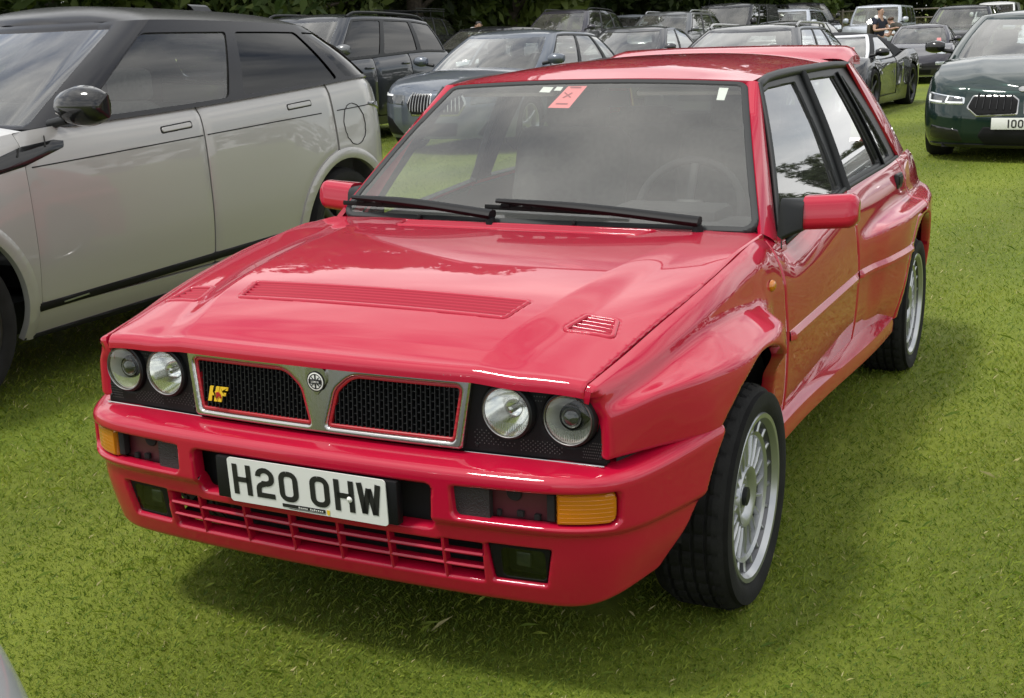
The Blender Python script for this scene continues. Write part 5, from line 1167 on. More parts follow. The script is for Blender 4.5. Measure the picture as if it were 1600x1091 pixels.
pl9 = box('number_plate', (.875, 0, .40), (.012, .40, .105), 'gloss', p9, .003); tube('plate_border', [(.884, a, .40 + b) for a, b in ((-.185, .042), (.185, .042), (.185, -.042), (-.185, -.042))], .004, 'alloy', pl9, 4, closed=True)
lettering('registration_letters', 'LR', lambda a, b: (.8835, a + .11, .40 + b), .062, 'alloy', pl9)
paper_on(pc_, p9, .75, .10, .18, .25)
# boxy off-roader behind the people
lr, lb_, lc_, li_ = build_car('white_off_roader', 'pale boxy off-roader with upright windscreen behind two people', (-44.4, -7.25), rad(0),
    spec(SUV, W=2.0, H=1.93, belt=[(.88, 1.04), (.5, 1.13), (-.3, 1.18), (-1.5, 1.20), (-4.07, 1.20)], ws=-.25, roof_f=-.80, roof_r=-3.9, rw=-4.0, roofz=[(-.7, 1.84), (-1.5, 1.86), (-3.95, 1.84)], hr=.80, prof=[(0, .95, .04), (.2, .98, .01), (.5, 1., 0), (.9, .99, .01), (1., .96, .04)], rails=None, mh=.2), M['p_silver'])
build_car('black_suv', 'black SUV with chrome-edged lamps behind the grey round-lamped coupe', (-34.6, -3.1), rad(0), spec(SUV, L=4.85, H=1.79, W=1.98, rails=None, res=.8, hb=.94, roofz=[(-1.1, 1.70), (-1.8, 1.74), (-3., 1.72), (-3.8, 1.66)]), M['p_black'])
build_car('white_van', 'white van far back at the right before the trees', (-64.0, -5.1), rad(0), spec(VAN, H=1.95), M['p_white'])
build_car('silver_suv', 'silver SUV cut by the right edge, behind the dark green saloon', (-19.5, .62), rad(0), spec(SUV, H=1.80, rails=None, res=.8, roofz=[(-1.1, 1.70), (-1.8, 1.74), (-3., 1.72), (-3.8, 1.66)]), M['p_silver'])
rk = build_car('rack_off_roader', 'dark off-roader with roof rack far back under the trees', (-26.5, -16.9), rad(10), spec(SUV, H=1.78, rails=None), M['p_black'])[0]
for x in np.linspace(-1.2, -3.4, 7): tube('rack_bar', [(x, -.62, 1.86), (x, .62, 1.86)], .014, 'satin', rk, 6)
for y in (-.62, .62): tube('rack_rail', [(-1.1, y, 1.92), (-3.5, y, 1.92)], .016, 'satin', rk, 6); tube('rack_rail', [(-1.1, y, 1.86), (-3.5, y, 1.86)], .016, 'satin', rk, 6)
for x in (-1.2, -2.3, -3.4):
    for y in (-.62, .62): tube('rack_post', [(x, y, 1.70), (x, y, 1.92)], .012, 'satin', rk, 6)
# dark green saloon at the right edge
m5, mb, mc, mi = build_car('dark_green_saloon', 'dark green saloon with black kidney grille and plate 100 N at the right edge', (-10.9, .63), rad(0.5),
    spec(SEDAN, L=4.98, W=1.90, H=1.47, wb=2.98, fo=.86, R=.345, sill=.15, belt=[(.86, .68), (.5, .80), (-.2, .95), (-1.3, .99), (-3.0, 1.04), (-4.12, 1.04)], ws=-.38, roof_f=-1.30, roof_r=-2.85, rw=-3.5, roofz=[(-1.2, 1.39), (-1.8, 1.425), (-2.9, 1.36)], res=1.1, plate='100 N', platez=.385, platex=.872, bulge=.012, hr=.68, rf=.40, rfx=.46, bow=.10,
        prof=[(0, .95, .07), (.10, .975, .02), (.25, .995, .0), (.45, 1.0, .0), (.62, .995, .015), (.80, .975, .04), (.93, .945, .07), (1., .90, .13)],
        faces=[('grille_ring', [(.05, 0.465), (.74, 0.445), (.93, 0.530), (.86, 0.650), (.14, 0.650), (.04, 0.610)], M['chrome'], dict(off=.008)), ('grille', [(.07, 0.478), (.73, 0.460), (.90, 0.535), (.84, 0.638), (.15, 0.638), (.06, 0.602)], M['black'], dict(off=.016)),
            ('headlamp', [(.98, 0.560), (1.62, 0.570), (1.76, 0.630), (1.70, 0.680), (1.0, 0.630)], M['lampclear']), ('lamp_insert', [(1.01, 0.572), (1.58, 0.582), (1.70, 0.630), (1.64, 0.668), (1.03, 0.622)], M['lampdark'], dict(off=.008)),
            ('light_guide', [(1.02, 0.570), (1.28, 0.575), (1.28, 0.590), (1.02, 0.586)], M['drl'], dict(off=.014, roll=0)), ('light_guide', [(1.34, 0.578), (1.62, 0.588), (1.62, 0.603), (1.34, 0.593)], M['drl'], dict(off=.014, roll=0)), ('light_guide', [(1.26, 0.580), (1.29, 0.580), (1.265, 0.645), (1.235, 0.640)], M['drl'], dict(off=.014, roll=0)), ('light_guide', [(1.61, 0.590), (1.64, 0.590), (1.66, 0.655), (1.63, 0.655)], M['drl'], dict(off=.014, roll=0)),
            ('lower_intake', [(-.60, 0.160), (.60, 0.160), (.72, 0.260), (.62, 0.350), (-.62, 0.350), (-.72, 0.260)], M['black']), ('corner_intake', [(1.0, 0.200), (1.65, 0.230), (1.55, 0.360), (1.05, 0.320)], M['gloss']), ('lip_spoiler', [(-1.7, .15), (1.7, .15), (1.7, .18), (-1.7, .18)], M['gloss'], dict(roll=0, off=.012))], nsp=10, rimmat='alloydark', mirmat=M['gloss']), M['p_green'])
for k in range(6):
    for s in (1, -1):
        a = s * (.17 + k * .12); pts = [mb(np.array(a), np.array((z - .15) / (.69 - .15))) + np.array([.020, 0, 0]) for z in np.linspace(.495, .625, 5)]; tube('grille_slat', pts, .007, 'gloss', m5, 6)
rb0 = lathe('bonnet_badge', [(.001, .004), (.028, .004), (.040, .006), (.041, 0)], 'chrome', m5, 24, axis='x'); rb0.location = (.765, 0, .705); rb0.rotation_euler = (0, rad(-55), 0)
# pale car whose corner cuts into the bottom left
M['p_pale'] = paint('pale_grey_lacquer', (.50, .52, .55), 0., .4)
build_car('pale_hatchback', 'pale silver car of which only a corner shows at the bottom left', (2.53, -.245), math.pi, spec(HATCH, res=.9, faces=[], rf=.5, rfx=.6), M['p_pale'])

build_car('white_suv', 'white SUV beyond the right edge, mirrored in the red car rear door glass', (-12.4, 3.6), 0, spec(SUV, rails=None, res=.5), M['p_white'])

# ================================================================ lawn
def lawn_material():
    m, t, b = new_mat('mown_grass'); N = t.nodes.new; K = t.links.new
    tcn = N('ShaderNodeTexCoord')
    n1 = N('ShaderNodeTexNoise'); n1.inputs['Scale'].default_value = .55; n1.inputs['Detail'].default_value = 7; n1.inputs['Roughness'].default_value = .6
    n2 = N('ShaderNodeTexNoise'); n2.inputs['Scale'].default_value = 38; n2.inputs['Detail'].default_value = 6; n2.inputs['Roughness'].default_value = .75
    n3 = N('ShaderNodeTexNoise'); n3.inputs['Scale'].default_value = 210; n3.inputs['Detail'].default_value = 3
    for n in (n1, n2, n3): K(tcn.outputs['Object'], n.inputs['Vector'])
    mp_ = N('ShaderNodeMapping'); mp_.inputs['Rotation'].default_value = (0, 0, rad(8)); K(tcn.outputs['Object'], mp_.inputs['Vector'])
    wv = N('ShaderNodeTexWave'); wv.inputs['Scale'].default_value = .22; wv.inputs['Distortion'].default_value = .6; wv.inputs['Detail'].default_value = 2; wv.wave_profile = 'SIN'; wv.bands_direction = 'Y'; K(mp_.outputs[0], wv.inputs['Vector'])
    r1 = N('ShaderNodeValToRGB'); r1.color_ramp.elements[0].position = .3; r1.color_ramp.elements[0].color = (.103, .150, .013, 1); r1.color_ramp.elements[1].position = .72; r1.color_ramp.elements[1].color = (.182, .222, .024, 1)
    K(n1.outputs['Fac'], r1.inputs['Fac'])
    r2 = N('ShaderNodeValToRGB'); r2.color_ramp.elements[0].position = .28; r2.color_ramp.elements[0].color = (.70, .70, .70, 1); r2.color_ramp.elements[1].position = .74; r2.color_ramp.elements[1].color = (1.35, 1.3, 1.2, 1)
    K(n2.outputs['Fac'], r2.inputs['Fac'])
    mu = N('ShaderNodeMix'); mu.data_type = 'RGBA'; mu.blend_type = 'MULTIPLY'; mu.inputs['Factor'].default_value = 1; K(r1.outputs['Color'], mu.inputs['A']); K(r2.outputs['Color'], mu.inputs['B'])
    r3 = N('ShaderNodeMapRange'); r3.inputs['To Min'].default_value = .86; r3.inputs['To Max'].default_value = 1.14; K(wv.outputs['Fac'], r3.inputs['Value'])
    mu2 = N('ShaderNodeMix'); mu2.data_type = 'RGBA'; mu2.blend_type = 'MULTIPLY'; mu2.inputs['Factor'].default_value = 1; K(mu.outputs['Result'], mu2.inputs['A']); K(r3.outputs[0], mu2.inputs['B'])
    K(mu2.outputs['Result'], b.inputs['Base Color']); b.inputs['Roughness'].default_value = .75; b.inputs['Specular IOR Level'].default_value = .25
    ad = N('ShaderNodeMath'); ad.operation = 'ADD'; K(n2.outputs['Fac'], ad.inputs[0]); K(n3.outputs['Fac'], ad.inputs[1])
    bp_ = N('ShaderNodeBump'); bp_.inputs['Strength'].default_value = .7; bp_.inputs['Distance'].default_value = .02; K(ad.outputs[0], bp_.inputs['Height']); K(bp_.outputs[0], b.inputs['Normal'])
    return m
M['lawn'] = lawn_material()
gx = np.r_[np.linspace(-420, -80, 18), np.linspace(-75, 20, 120), np.linspace(25, 300, 14)]; gy = np.r_[np.linspace(-320, -60, 14), np.linspace(-55, 30, 90), np.linspace(35, 320, 14)]
GX, GY = np.meshgrid(gx, gy, indexing='ij'); GZ = ground_z(GX, GY); ii = np.arange(GX.size).reshape(GX.shape)
lawn = mk('lawn', np.stack([GX, GY, GZ], -1).reshape(-1, 3), np.stack([ii[:-1, :-1], ii[1:, :-1], ii[1:, 1:], ii[:-1, 1:]], -1).reshape(-1, 4), M['lawn']); lawn['kind'] = 'structure'
# grass blades, densest near the viewer's end of the lawn
def blade_material():
    m, t, b = new_mat('grass_blade'); a = t.nodes.new('ShaderNodeAttribute'); a.attribute_name = 'tone'
    r = t.nodes.new('ShaderNodeValToRGB'); e = r.color_ramp.elements; e[0].position = 0; e[0].color = (.085, .155, .015, 1); e[1].position = 1; e[1].color = (.55, .50, .24, 1)
    k = e.new(.45); k.color = (.195, .265, .026, 1); k = e.new(.82); k.color = (.285, .345, .042, 1); k = e.new(.95); k.color = (.38, .40, .07, 1)
    t.links.new(a.outputs['Fac'], r.inputs['Fac']); t.links.new(r.outputs['Color'], b.inputs['Base Color']); b.inputs['Roughness'].default_value = .55; b.inputs['Specular IOR Level'].default_value = .3
    tl_ = t.nodes.new('ShaderNodeBsdfTranslucent'); t.links.new(r.outputs['Color'], tl_.inputs['Color']); mxs = t.nodes.new('ShaderNodeMixShader'); mxs.inputs[0].default_value = .4
    t.links.new(b.outputs[0], mxs.inputs[1]); t.links.new(tl_.outputs[0], mxs.inputs[2]); t.links.new(mxs.outputs[0], t.nodes['Material Output'].inputs['Surface'])
    return m
NB = 600000; cx, cy = 2.95, 1.65
rr_ = 1.25 * (22 / 1.25) ** (RNG.random(NB) ** 1.12); th = rad(-153.2) + (RNG.random(NB) - .5) * rad(78); bx_ = cx + rr_ * np.cos(th); by_ = cy + rr_ * np.sin(th)
ok = ~((np.abs(by_) < .55) & (bx_ < .25) & (bx_ > -2.9)); bx_, by_, rr_ = bx_[ok], by_[ok], rr_[ok]; n = len(bx_); bz_ = ground_z(bx_, by_)
size = (rr_ / 2.6) ** .55; patch = np.sin(bx_ * 3.1 + 1.7 * np.sin(by_ * 2.3)) * np.sin(by_ * 2.7 + 1.3 * np.sin(bx_ * 1.9)) * .5 + .5
hgt = (.005 + .010 * RNG.random(n) ** 1.6) * (.85 + .3 * patch) * np.clip(size, .8, 1.5); wid = (.0009 + .0008 * RNG.random(n)) * np.clip(size, .7, 2.6)
az = RNG.random(n) * 2 * math.pi; lean = (.3 + 1.3 * RNG.random(n)); ca, sa = np.cos(az), np.sin(az); az2 = az + math.pi / 2 + (RNG.random(n) - .5) * 1.2; dx, dy = np.cos(az2) * lean * hgt, np.sin(az2) * lean * hgt
base = np.stack([bx_, by_, bz_ - .002], -1); W_ = np.stack([ca * wid, sa * wid, 0 * wid], -1)
mid = base + np.stack([dx * .35, dy * .35, hgt * .62], -1); tip = base + np.stack([dx, dy, hgt], -1)
long_ = RNG.random(n) < .006; tip[long_] = base[long_] + np.stack([dx[long_] * 3.2, dy[long_] * 3.2, hgt[long_] * 1.25], -1); mid[long_] = base[long_] + np.stack([dx[long_] * 1.4, dy[long_] * 1.4, hgt[long_] * 1.1], -1)
VV = np.stack([base - W_, base + W_, tip, mid - W_ * .7], 1).reshape(-1, 3); o5 = (np.arange(n) * 4)[:, None]
me = bpy.data.meshes.new('grass_blades'); me.vertices.add(n * 4); me.vertices.foreach_set('co', VV.astype(np.float32).ravel())
lv = (o5 + np.array([[0, 1, 2, 3]])).ravel(); me.loops.add(n * 4); me.loops.foreach_set('vertex_index', lv.astype(np.int32)); me.polygons.add(n); me.polygons.foreach_set('loop_start', (np.arange(n) * 4).astype(np.int32)); me.polygons.foreach_set('loop_total', np.full(n, 4, np.int32))
tone = np.clip(.42 + .42 * (RNG.random(n) - .5) * 2 + .22 * (patch - .5) + (RNG.random(n) < .035) * .45, 0, 1)
dry = RNG.random(n) < .006; tone[dry] = 1.0
at = me.attributes.new('tone', 'FLOAT', 'POINT'); at.data.foreach_set('value', np.repeat(tone, 4).astype(np.float32)); me.update(); me.validate()
me.materials.append(blade_material()); go = bpy.data.objects.new('grass', me); col.objects.link(go); tag(go, 'short mown green grass with a few dry blades', 'grass', kind='stuff')

# ================================================================ trees
def leaf_material(name, c0, c1):
    m, t, b = new_mat(name); oi = t.nodes.new('ShaderNodeObjectInfo'); a = t.nodes.new('ShaderNodeAttribute'); a.attribute_name = 'tone'
    r = t.nodes.new('ShaderNodeValToRGB'); r.color_ramp.elements[0].color = (*c0, 1); r.color_ramp.elements[1].color = (*c1, 1)
    t.links.new(a.outputs['Fac'], r.inputs['Fac']); hs = t.nodes.new('ShaderNodeHueSaturation'); mr = t.nodes.new('ShaderNodeMapRange'); mr.inputs['To Min'].default_value = .75; mr.inputs['To Max'].default_value = 1.2
    t.links.new(oi.outputs['Random'], mr.inputs['Value']); t.links.new(mr.outputs[0], hs.inputs['Value']); t.links.new(r.outputs['Color'], hs.inputs['Color']); t.links.new(hs.outputs[0], b.inputs['Base Color'])
    b.inputs['Roughness'].default_value = .6; b.inputs['Specular IOR Level'].default_value = .3
    tl_ = t.nodes.new('ShaderNodeBsdfTranslucent'); t.links.new(hs.outputs[0], tl_.inputs['Color']); mxs = t.nodes.new('ShaderNodeMixShader'); mxs.inputs[0].default_value = .2
    t.links.new(b.outputs[0], mxs.inputs[1]); t.links.new(tl_.outputs[0], mxs.inputs[2]); t.links.new(mxs.outputs[0], t.nodes['Material Output'].inputs['Surface'])
    return m
LEAF = [leaf_material('leaf_dark', (.018, .034, .008), (.060, .085, .018)), leaf_material('leaf_mid', (.030, .055, .010), (.095, .125, .025)), leaf_material('leaf_olive', (.028, .042, .012), (.085, .098, .030))]
M['bark'] = pmat('bark', (.07, .055, .042), .9, noise=.4, nscale=12, bump=.5, bscale=18)
def leaf_mesh(name, centers, radii, per, lsize, mat):
    V = []; T = []
    for c, r in zip(centers, radii):
        k = int(per * (r / np.mean(radii)) ** 1.5); d = RNG.normal(size=(k, 3)); d /= np.linalg.norm(d, axis=1, keepdims=True); rad_ = r * (.55 + .5 * RNG.random(k)); p = np.asarray(c) + d * rad_[:, None] * np.array([1, 1, .75])
        nrm = d * .7 + RNG.normal(size=(k, 3)) * .55 + np.array([0, 0, .3]); nrm /= np.linalg.norm(nrm, axis=1, keepdims=True)
        a = np.cross(nrm, RNG.normal(size=(k, 3))); a /= np.linalg.norm(a, axis=1, keepdims=True); b = np.cross(nrm, a); s = lsize * (.6 + .8 * RNG.random(k))[:, None]
        V.append(np.stack([p - a * s, p + b * s * .42 - a * s * .1, p + a * s, p - b * s * .42 - a * s * .1], 1)); T.append(np.clip(.5 + .28 * RNG.normal(size=k) + .25 * RNG.normal(), 0, 1))
    V = np.concatenate(V); T = np.concatenate(T); n = len(V); me = bpy.data.meshes.new(name); me.vertices.add(n * 4); me.vertices.foreach_set('co', V.astype(np.float32).ravel()); me.loops.add(n * 4); me.loops.foreach_set('vertex_index', np.arange(n * 4, dtype=np.int32)); me.polygons.add(n)
    me.polygons.foreach_set('loop_start', (np.arange(n) * 4).astype(np.int32)); me.polygons.foreach_set('loop_total', np.full(n, 4, np.int32)); at = me.attributes.new('tone', 'FLOAT', 'POINT'); at.data.foreach_set('value', np.repeat(T, 4).astype(np.float32)); me.update(); me.materials.append(mat); return me
def tree_variant(h, w, low, mat, nb=60, per=150, ls=.26):
    """trunk with limbs, crown of uneven leaf clumps reaching low"""
    tr = []; pts = np.array([(0, 0, -.2), (.05, .03, h * .15), (-.06, .08, h * .35), (.10, -.05, h * .6), (.0, .1, h * .85)]); c = []; r = []
    for k in range(nb):
        t = RNG.random(); z = low + (h - low) * t; prof = math.sin(math.pi * min(1, .18 + .80 * (1 - t))) ** .7; a = RNG.random() * 2 * math.pi; q = w * prof * math.sqrt(RNG.random() * .75 + .25); c.append((q * math.cos(a), q * math.sin(a), z + RNG.normal() * .3)); r.append(w * (.16 + .16 * RNG.random()))
    return pts, h, c, leaf_mesh('crown', c, r, per, ls, mat)
VAR = [tree_variant(14, 4.6, .6, LEAF[0]), tree_variant(12, 4.2, .8, LEAF[1]), tree_variant(15, 5.0, .9, LEAF[2], 64), tree_variant(11, 4.4, .4, LEAF[0], 56)]
TRUNK = []
for pts, h, c, cm in VAR:
    V = []; F = []
    def add_tube(P, R0, R1, nseg=7):
        P = np.asarray(P); m_ = len(P)
        for i in range(m_):
            T_ = P[min(i + 1, m_ - 1)] - P[max(i - 1, 0)]; T_ = T_ / (np.linalg.norm(T_) + 1e-9); a = np.cross(T_, (1, .3, 0)); a /= np.linalg.norm(a); b = np.cross(T_, a); rr = R0 + (R1 - R0) * i / (m_ - 1)
            for k in range(nseg): V.append(P[i] + rr * (a * math.cos(2 * math.pi * k / nseg) + b * math.sin(2 * math.pi * k / nseg)))
        b0 = len(V) - m_ * nseg
        for i in range(m_ - 1):
            for k in range(nseg): F.append([b0 + i * nseg + k, b0 + i * nseg + (k + 1) % nseg, b0 + (i + 1) * nseg + (k + 1) % nseg, b0 + (i + 1) * nseg + k])
    add_tube(pts, .34, .07)
    for k in range(14):
        e = np.array(c[k * 3]); s_ = np.array([0, 0, max(.8, e[2] * .55)]); add_tube([s_, s_ * .5 + e * .5 + np.array([0, 0, .4]), e], .11, .02, 5)
    o = mk('trunk', V, F, 'bark'); TRUNK.append(o.data); bpy.data.objects.remove(o)
def tree(loc, v, s, rz, label, group='trees along the far edge of the lawn'):
    root = empty('tree', label, 'tree', group, (loc[0], loc[1], float(ground_z(*loc)) - .05), rz); root.scale = (s, s, s * .95)
    t = bpy.data.objects.new('trunk', TRUNK[v]); col.objects.link(t); t.parent = root
    cr_ = bpy.data.objects.new('crown', VAR[v][3]); col.objects.link(cr_); cr_.parent = root; return root
TREES = [((-27.7, -30.0), 0, 'dark leafy tree beyond the front of the beige SUV'), ((-26.9, -25.0), 1, 'tree behind the middle of the beige SUV roof'), ((-31.1, -24.6), 2, 'olive-leaved tree behind the roof aerial of the beige SUV'), ((-27.6, -20.4), 1, 'bright leafy tree above the windscreen of the dark tinted SUV'),
    ((-38.9, -25.7), 0, 'dark tree behind the roof rack of the far off-roader'), ((-34.9, -20.8), 2, 'olive tree above the tail of the dark tinted SUV'), ((-42.8, -23.1), 3, 'dark tree behind the black estate with a person'), ((-38.3, -18.8), 1, 'leafy tree left of the dusky purple-grey SUV'), ((-48.2, -21.2), 0, 'dark tree right behind the dusky purple-grey SUV'),
    ((-52.8, -20.6), 3, 'dark tree behind the small pale car'), ((-51.7, -17.7), 0, 'dark tree behind the grey SUV with shiny rails'), ((-56.3, -16.7), 3, 'dark tree behind the tall black van'), ((-60.8, -15.5), 2, 'olive tree above the long dark van'), ((-56.5, -12.6), 1, 'leafy tree right of the long dark van at the rail fence'),
    ((-71.5, -13.5), 0, 'dark tree beyond the rail fence'), ((-77.9, -12.1), 3, 'dark tree behind the pale boxy off-roader'), ((-74.3, -9.1), 2, 'olive tree between the boxy off-roader and the black SUV'), ((-68.6, -6.2), 1, 'leafy tree behind the black SUV at the right'), ((-76.8, -4.7), 2, 'olive tree behind the far white van'), ((-23.2, -28.6), 3, 'dark tree beyond the left edge of the picture')]
for k, (p, v, lb) in enumerate(TREES): tree(p, v, .92 + .25 * ((k * 37) % 10) / 10, k * 1.3, lb)
for k in range(13): tree((100 * math.cos(rad(178 - 3.4 * k)), 100 * math.sin(rad(178 - 3.4 * k))), k % 4, .72, k * 2.1, 'tree beyond the right edge, mirrored in the red car side windows', 'trees mirrored in the side windows')
# dense wood behind the single trees
c = []; r = []
path = np.array([(-34.4, -47.8), (-40.9, -39.3), (-51.2, -36.1), (-66.9, -33.0), (-80.8, -25.3), (-95.6, -15.1), (-95.0, -2.0), (-87.0, 6)])
for k in range(260):
    t = RNG.random() * (len(path) - 1); i = int(t); p = path[i] * (1 - t + i) + path[min(i + 1, len(path) - 1)] * (t - i); z = RNG.random() ** 1.3 * 12; c.append((p[0] + RNG.normal() * 2, p[1] + RNG.normal() * 2, .8 + z + float(ground_z(p[0], p[1])))); r.append(1.8 + 1.2 * RNG.random())
wd = bpy.data.objects.new('distant_wood', leaf_mesh('distant_wood', c, r, 140, .42, LEAF[0])); col.objects.link(wd); tag(wd, 'dense dark wood closing off the far side of the lawn', 'wood', kind='stuff')
# pale uncut grass before the trees
P = np.array([(-64.9, -16.5), (-67.7, -12.0), (-70.4, -8.1), (-72.9, -2.1)]); V = []; F = []
for k in range(5000):
    t = RNG.random() * 3; i = min(2, int(t)); p = P[i] * (1 - t + i) + P[i + 1] * (t - i) + RNG.normal(size=2) * np.array([.5, .3]); z = float(ground_z(p[0], p[1])); h = .5 + .6 * RNG.random(); l = RNG.normal(size=2) * .12; b = len(V); V += [(p[0], p[1] - .02, z), (p[0], p[1] + .02, z), (p[0] + l[0], p[1] + l[1], z + h)]; F.append([b, b + 1, b + 2])
tg = mk('tall_grass', V, F, pmat('dry_grass', (.30, .29, .15), .9), smooth=False); tag(tg, 'strip of pale uncut grass before the trees', 'grass', kind='stuff')
# rail fence
M['wood'] = pmat('weathered_wood', (.22, .19, .16), .85, noise=.3, nscale=10)
fe = empty('rail_fence', 'low wooden rail fence before the trees', 'fence', None, (-57.4, -12.6, float(ground_z(-57.4, -12.6))))
for k in range(5):
    tube('fence_post', [(-.15 * k, 1.5 * k, -.1), (-.15 * k, 1.5 * k, 1.1)], .05, 'wood', fe, 8)
for z in (.62, 1.0): tube('fence_rail', [(0, 0, z), (-.6, 6.0, z)], .035, 'wood', fe, 8)

# ================================================================ people
M['skin'] = pmat('skin', (.42, .26, .19), .6); M['hairblack'] = pmat('black_hair', (.012, .010, .010), .6); M['hairbrown'] = pmat('brown_hair', (.07, .035, .018), .6)
M['navy'] = pmat('navy_cloth', (.012, .014, .028), .9, noise=.3, nscale=30); M['creamcloth'] = pmat('cream_cloth', (.55, .50, .40), .9, noise=.15, nscale=30); M['whitecloth'] = pmat('white_cloth', (.68, .68, .68), .9); M['darkcloth'] = pmat('dark_olive_cloth', (.035, .033, .025), .9); M['bagleather'] = pmat('bag_leather', (.05, .045, .03), .7)
def skinned(name, nodes, edges, mat, parent, sub=2):
    me = bpy.data.meshes.new(name); me.from_pydata([n_[0] for n_ in nodes], edges, []); o = bpy.data.objects.new(name, me); col.objects.link(o); o.parent = parent; me.materials.append(M[mat])
    sk = o.modifiers.new('skin', 'SKIN'); sk.use_smooth_shade = True
    for i, n_ in enumerate(nodes): v = me.skin_vertices[0].data[i]; v.radius = n_[1] if hasattr(n_[1], '__len__') else (n_[1], n_[1])
    me.skin_vertices[0].data[0].use_root = True
    s = o.modifiers.new('sub', 'SUBSURF'); s.levels = sub; s.render_levels = sub; return o
def person(label, loc, rz, J, top, bottom, hair, towel=False):
    """J: joint positions in the person's frame (x forward, y left)"""
    root = empty('person', label, 'person', 'people on the lawn', (loc[0], loc[1], float(ground_z(*loc))), rz)
    N_ = []; E = []; idx = {}
    def add(k, p, r): idx[k] = len(N_); N_.append((p, r))
    def lk(*ks):
        for a, b in zip(ks, ks[1:]): E.append((idx[a], idx[b]))
    add('pelvis', J['pelvis'], (.13, .10)); add('waist', J['waist'], (.125, .09)); add('chest', J['chest'], (.15, .105)); add('neck', J['neck'], .055); add('jaw', J['jaw'], (.062, .072)); add('head', J['head'], (.078, .095)); add('crown', J['crown'], (.055, .065)); lk('pelvis', 'waist', 'chest', 'neck', 'jaw', 'head', 'crown')
    for s in 'lr':
        add('sh' + s, J['sh' + s], .058); add('el' + s, J['el' + s], .043); add('wr' + s, J['wr' + s], .028); add('pa' + s, J['pa' + s], (.035, .018)); lk('chest', 'sh' + s, 'el' + s, 'wr' + s, 'pa' + s)
        pa = np.array(J['pa' + s]); d = pa - np.array(J['wr' + s]); d /= np.linalg.norm(d); sd = np.cross(d, (0, 0, 1)); sd /= np.linalg.norm(sd) + 1e-9
        for k in range(4):
            f1 = pa + d * .045 + sd * (.028 - .018 * k); f2 = f1 + d * (.035 - .005 * abs(k - 1.5)) + np.array([0, 0, -.012]); add(f'f{s}{k}a', tuple(f1), .0095); add(f'f{s}{k}b', tuple(f2), .0085); lk('pa' + s, f'f{s}{k}a', f'f{s}{k}b')
        t1 = pa - d * .01 + sd * .045; add(f't{s}', tuple(t1), .010); add(f't{s}b', tuple(t1 + d * .03), .009); lk('pa' + s, f't{s}', f't{s}b')
        add('hip' + s, J['hip' + s], .085); add('kn' + s, J['kn' + s], .058); add('an' + s, J['an' + s], .038); add('to' + s, J['to' + s], (.042, .028)); lk('pelvis', 'hip' + s, 'kn' + s, 'an' + s, 'to' + s)
    body_ = skinned('body', N_, E, 'skin', root)
    P = {k: np.array(v, float) for k, v in J.items()}
    n2 = [(tuple(P['pelvis'] + np.array([0, 0, .02])), (.16, .12)), (tuple(P['waist']), (.155, .115)), (tuple(P['chest']), (.18, .13)), (tuple(P['chest'] * .35 + P['neck'] * .65), (.09, .08))]; e2 = [(0, 1), (1, 2), (2, 3)]
    for s in 'lr': n2 += [(tuple(P['sh' + s]), .078), (tuple(P['sh' + s] * .45 + P['el' + s] * .55), .068)]; b = len(n2); e2 += [(2, b - 2), (b - 2, b - 1)]
    skinned('shirt', n2, e2, top, root)
    n3 = [(tuple(P['pelvis'] + np.array([0, 0, .03])), (.165, .125))]; e3 = []
    for s in 'lr': n3 += [(tuple(P['hip' + s]), .105), (tuple(P['kn' + s]), .080), (tuple(P['an' + s] + np.array([0, 0, .02])), .065)]; b = len(n3); e3 += [(0, b - 3), (b - 3, b - 2), (b - 2, b - 1)]
    skinned('trousers', n3, e3, bottom, root)
    up = P['crown'] - P['jaw']; up /= np.linalg.norm(up); back = np.array([-1, 0, 0.]); hc = P['head'] + up * .035 + back * .018
    skinned('hair', [(tuple(hc - up * .05 + back * .03), (.075, .075)), (tuple(hc), (.092, .105)), (tuple(hc + up * .055), (.070, .080))], [(0, 1), (1, 2)], hair, root)
    fw = np.array([1, 0, 0.]); skinned('nose', [(tuple(P['head'] + fw * .085 - up * .02), .012), (tuple(P['head'] + fw * .105 - up * .045), .014)], [(0, 1)], 'skin', root, 1)
    for s in (1, -1):
        skinned('ear', [(tuple(P['head'] + np.array([-.01, s * .085, .0])), .014), (tuple(P['head'] + np.array([-.01, s * .09, -.035])), .012)], [(0, 1)], 'skin', root, 1); skinned('eye', [(tuple(P['head'] + np.array([.082, s * .032, .0])), .008), (tuple(P['head'] + np.array([.084, s * .034, .0])), .008)], [(0, 1)], 'hairblack', root, 1)
    skinned('mouth', [(tuple(P['jaw'] + np.array([.068, .022, -.01])), .006), (tuple(P['jaw'] + np.array([.068, -.022, -.01])), .006)], [(0, 1)], 'papertext', root, 1)
    for s in 'lr': skinned('shoe', [(tuple(P['an' + s] + np.array([-.03, 0, -.05])), (.045, .035)), (tuple(P['to' + s]), (.045, .035))], [(0, 1)], 'hairblack', root, 1)
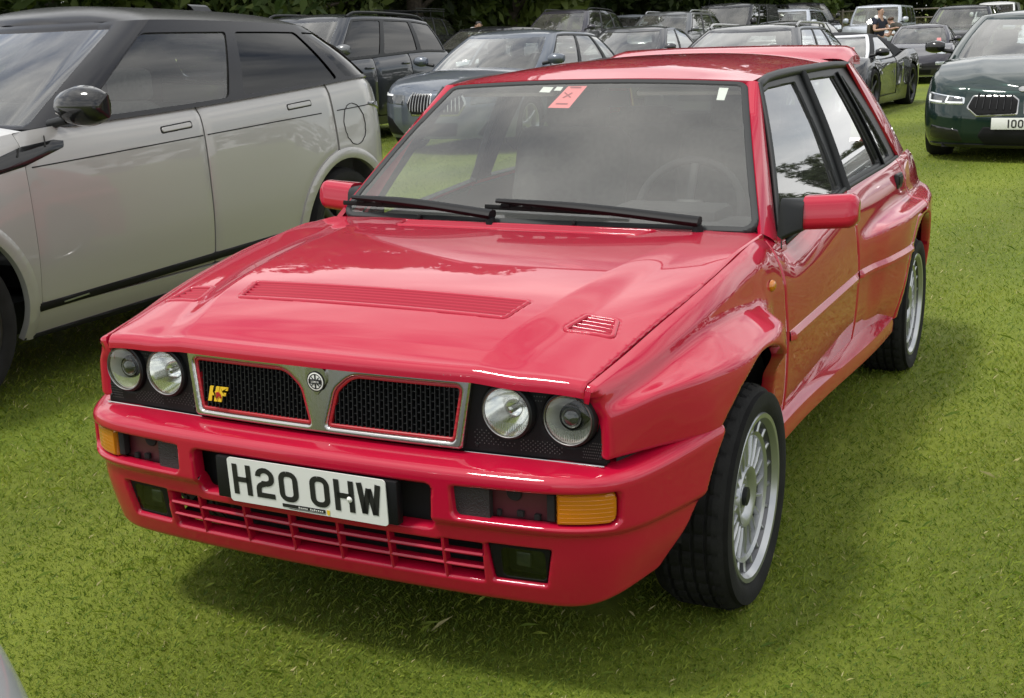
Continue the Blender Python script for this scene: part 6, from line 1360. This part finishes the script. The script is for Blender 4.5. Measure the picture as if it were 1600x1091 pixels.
    if towel: skinned('shoulder_scarf', [(tuple(P['shl'] + np.array([.06, .02, .03])), .05), (tuple(P['neck'] + np.array([-.06, .07, -.01])), .06), (tuple(P['neck'] + np.array([-.07, -.07, -.01])), .06), (tuple(P['shr'] + np.array([.06, -.02, .03])), .05)], [(0, 1), (1, 2), (2, 3)], 'whitecloth', root)
    return root
STAND = dict(pelvis=(0, 0, .95), waist=(.01, 0, 1.10), chest=(.0, 0, 1.32), neck=(.01, 0, 1.50), jaw=(.035, 0, 1.57), head=(.03, 0, 1.65), crown=(.02, 0, 1.72), shl=(0, .17, 1.42), shr=(0, -.17, 1.42), ell=(.10, .26, 1.16), elr=(.06, -.27, 1.15), wrl=(.34, .20, 1.20), wrr=(.30, -.14, 1.18), pal=(.42, .17, 1.21), par=(.38, -.10, 1.19),
    hipl=(0, .10, .88), hipr=(0, -.10, .88), knl=(.03, .11, .48), knr=(.0, -.11, .48), anl=(0, .11, .08), anr=(-.02, -.12, .08), tol=(.16, .12, .035), tor=(.14, -.13, .035))
pa_ = person('person in a navy T-shirt and cream trousers holding something, before the boxy off-roader', (-31.0, -4.55), rad(62), STAND, 'navy', 'creamcloth', 'hairblack', True)
box('carried_bag', (-.16, -.12, 1.16), (.12, .24, .30), 'bagleather', pa_, .04)
BEND = dict(STAND, waist=(.06, 0, 1.06), chest=(.24, 0, 1.22), neck=(.38, 0, 1.33), jaw=(.44, 0, 1.32), head=(.46, 0, 1.40), crown=(.46, 0, 1.47), shl=(.28, .16, 1.27), shr=(.28, -.16, 1.27), ell=(.34, .24, 1.0), elr=(.34, -.24, 1.0), wrl=(.55, .16, 1.05), wrr=(.55, -.16, 1.05), pal=(.62, .13, 1.06), par=(.62, -.13, 1.06))
person('person with brown hair in dark clothes bending forward beside the one in navy', (-31.7, -4.0), rad(-110), BEND, 'darkcloth', 'darkcloth', 'hairbrown')
person('person with dark hair and white top leaning behind the black estate', (-26.4, -13.95), rad(40), BEND, 'whitecloth', 'navy', 'hairblack')
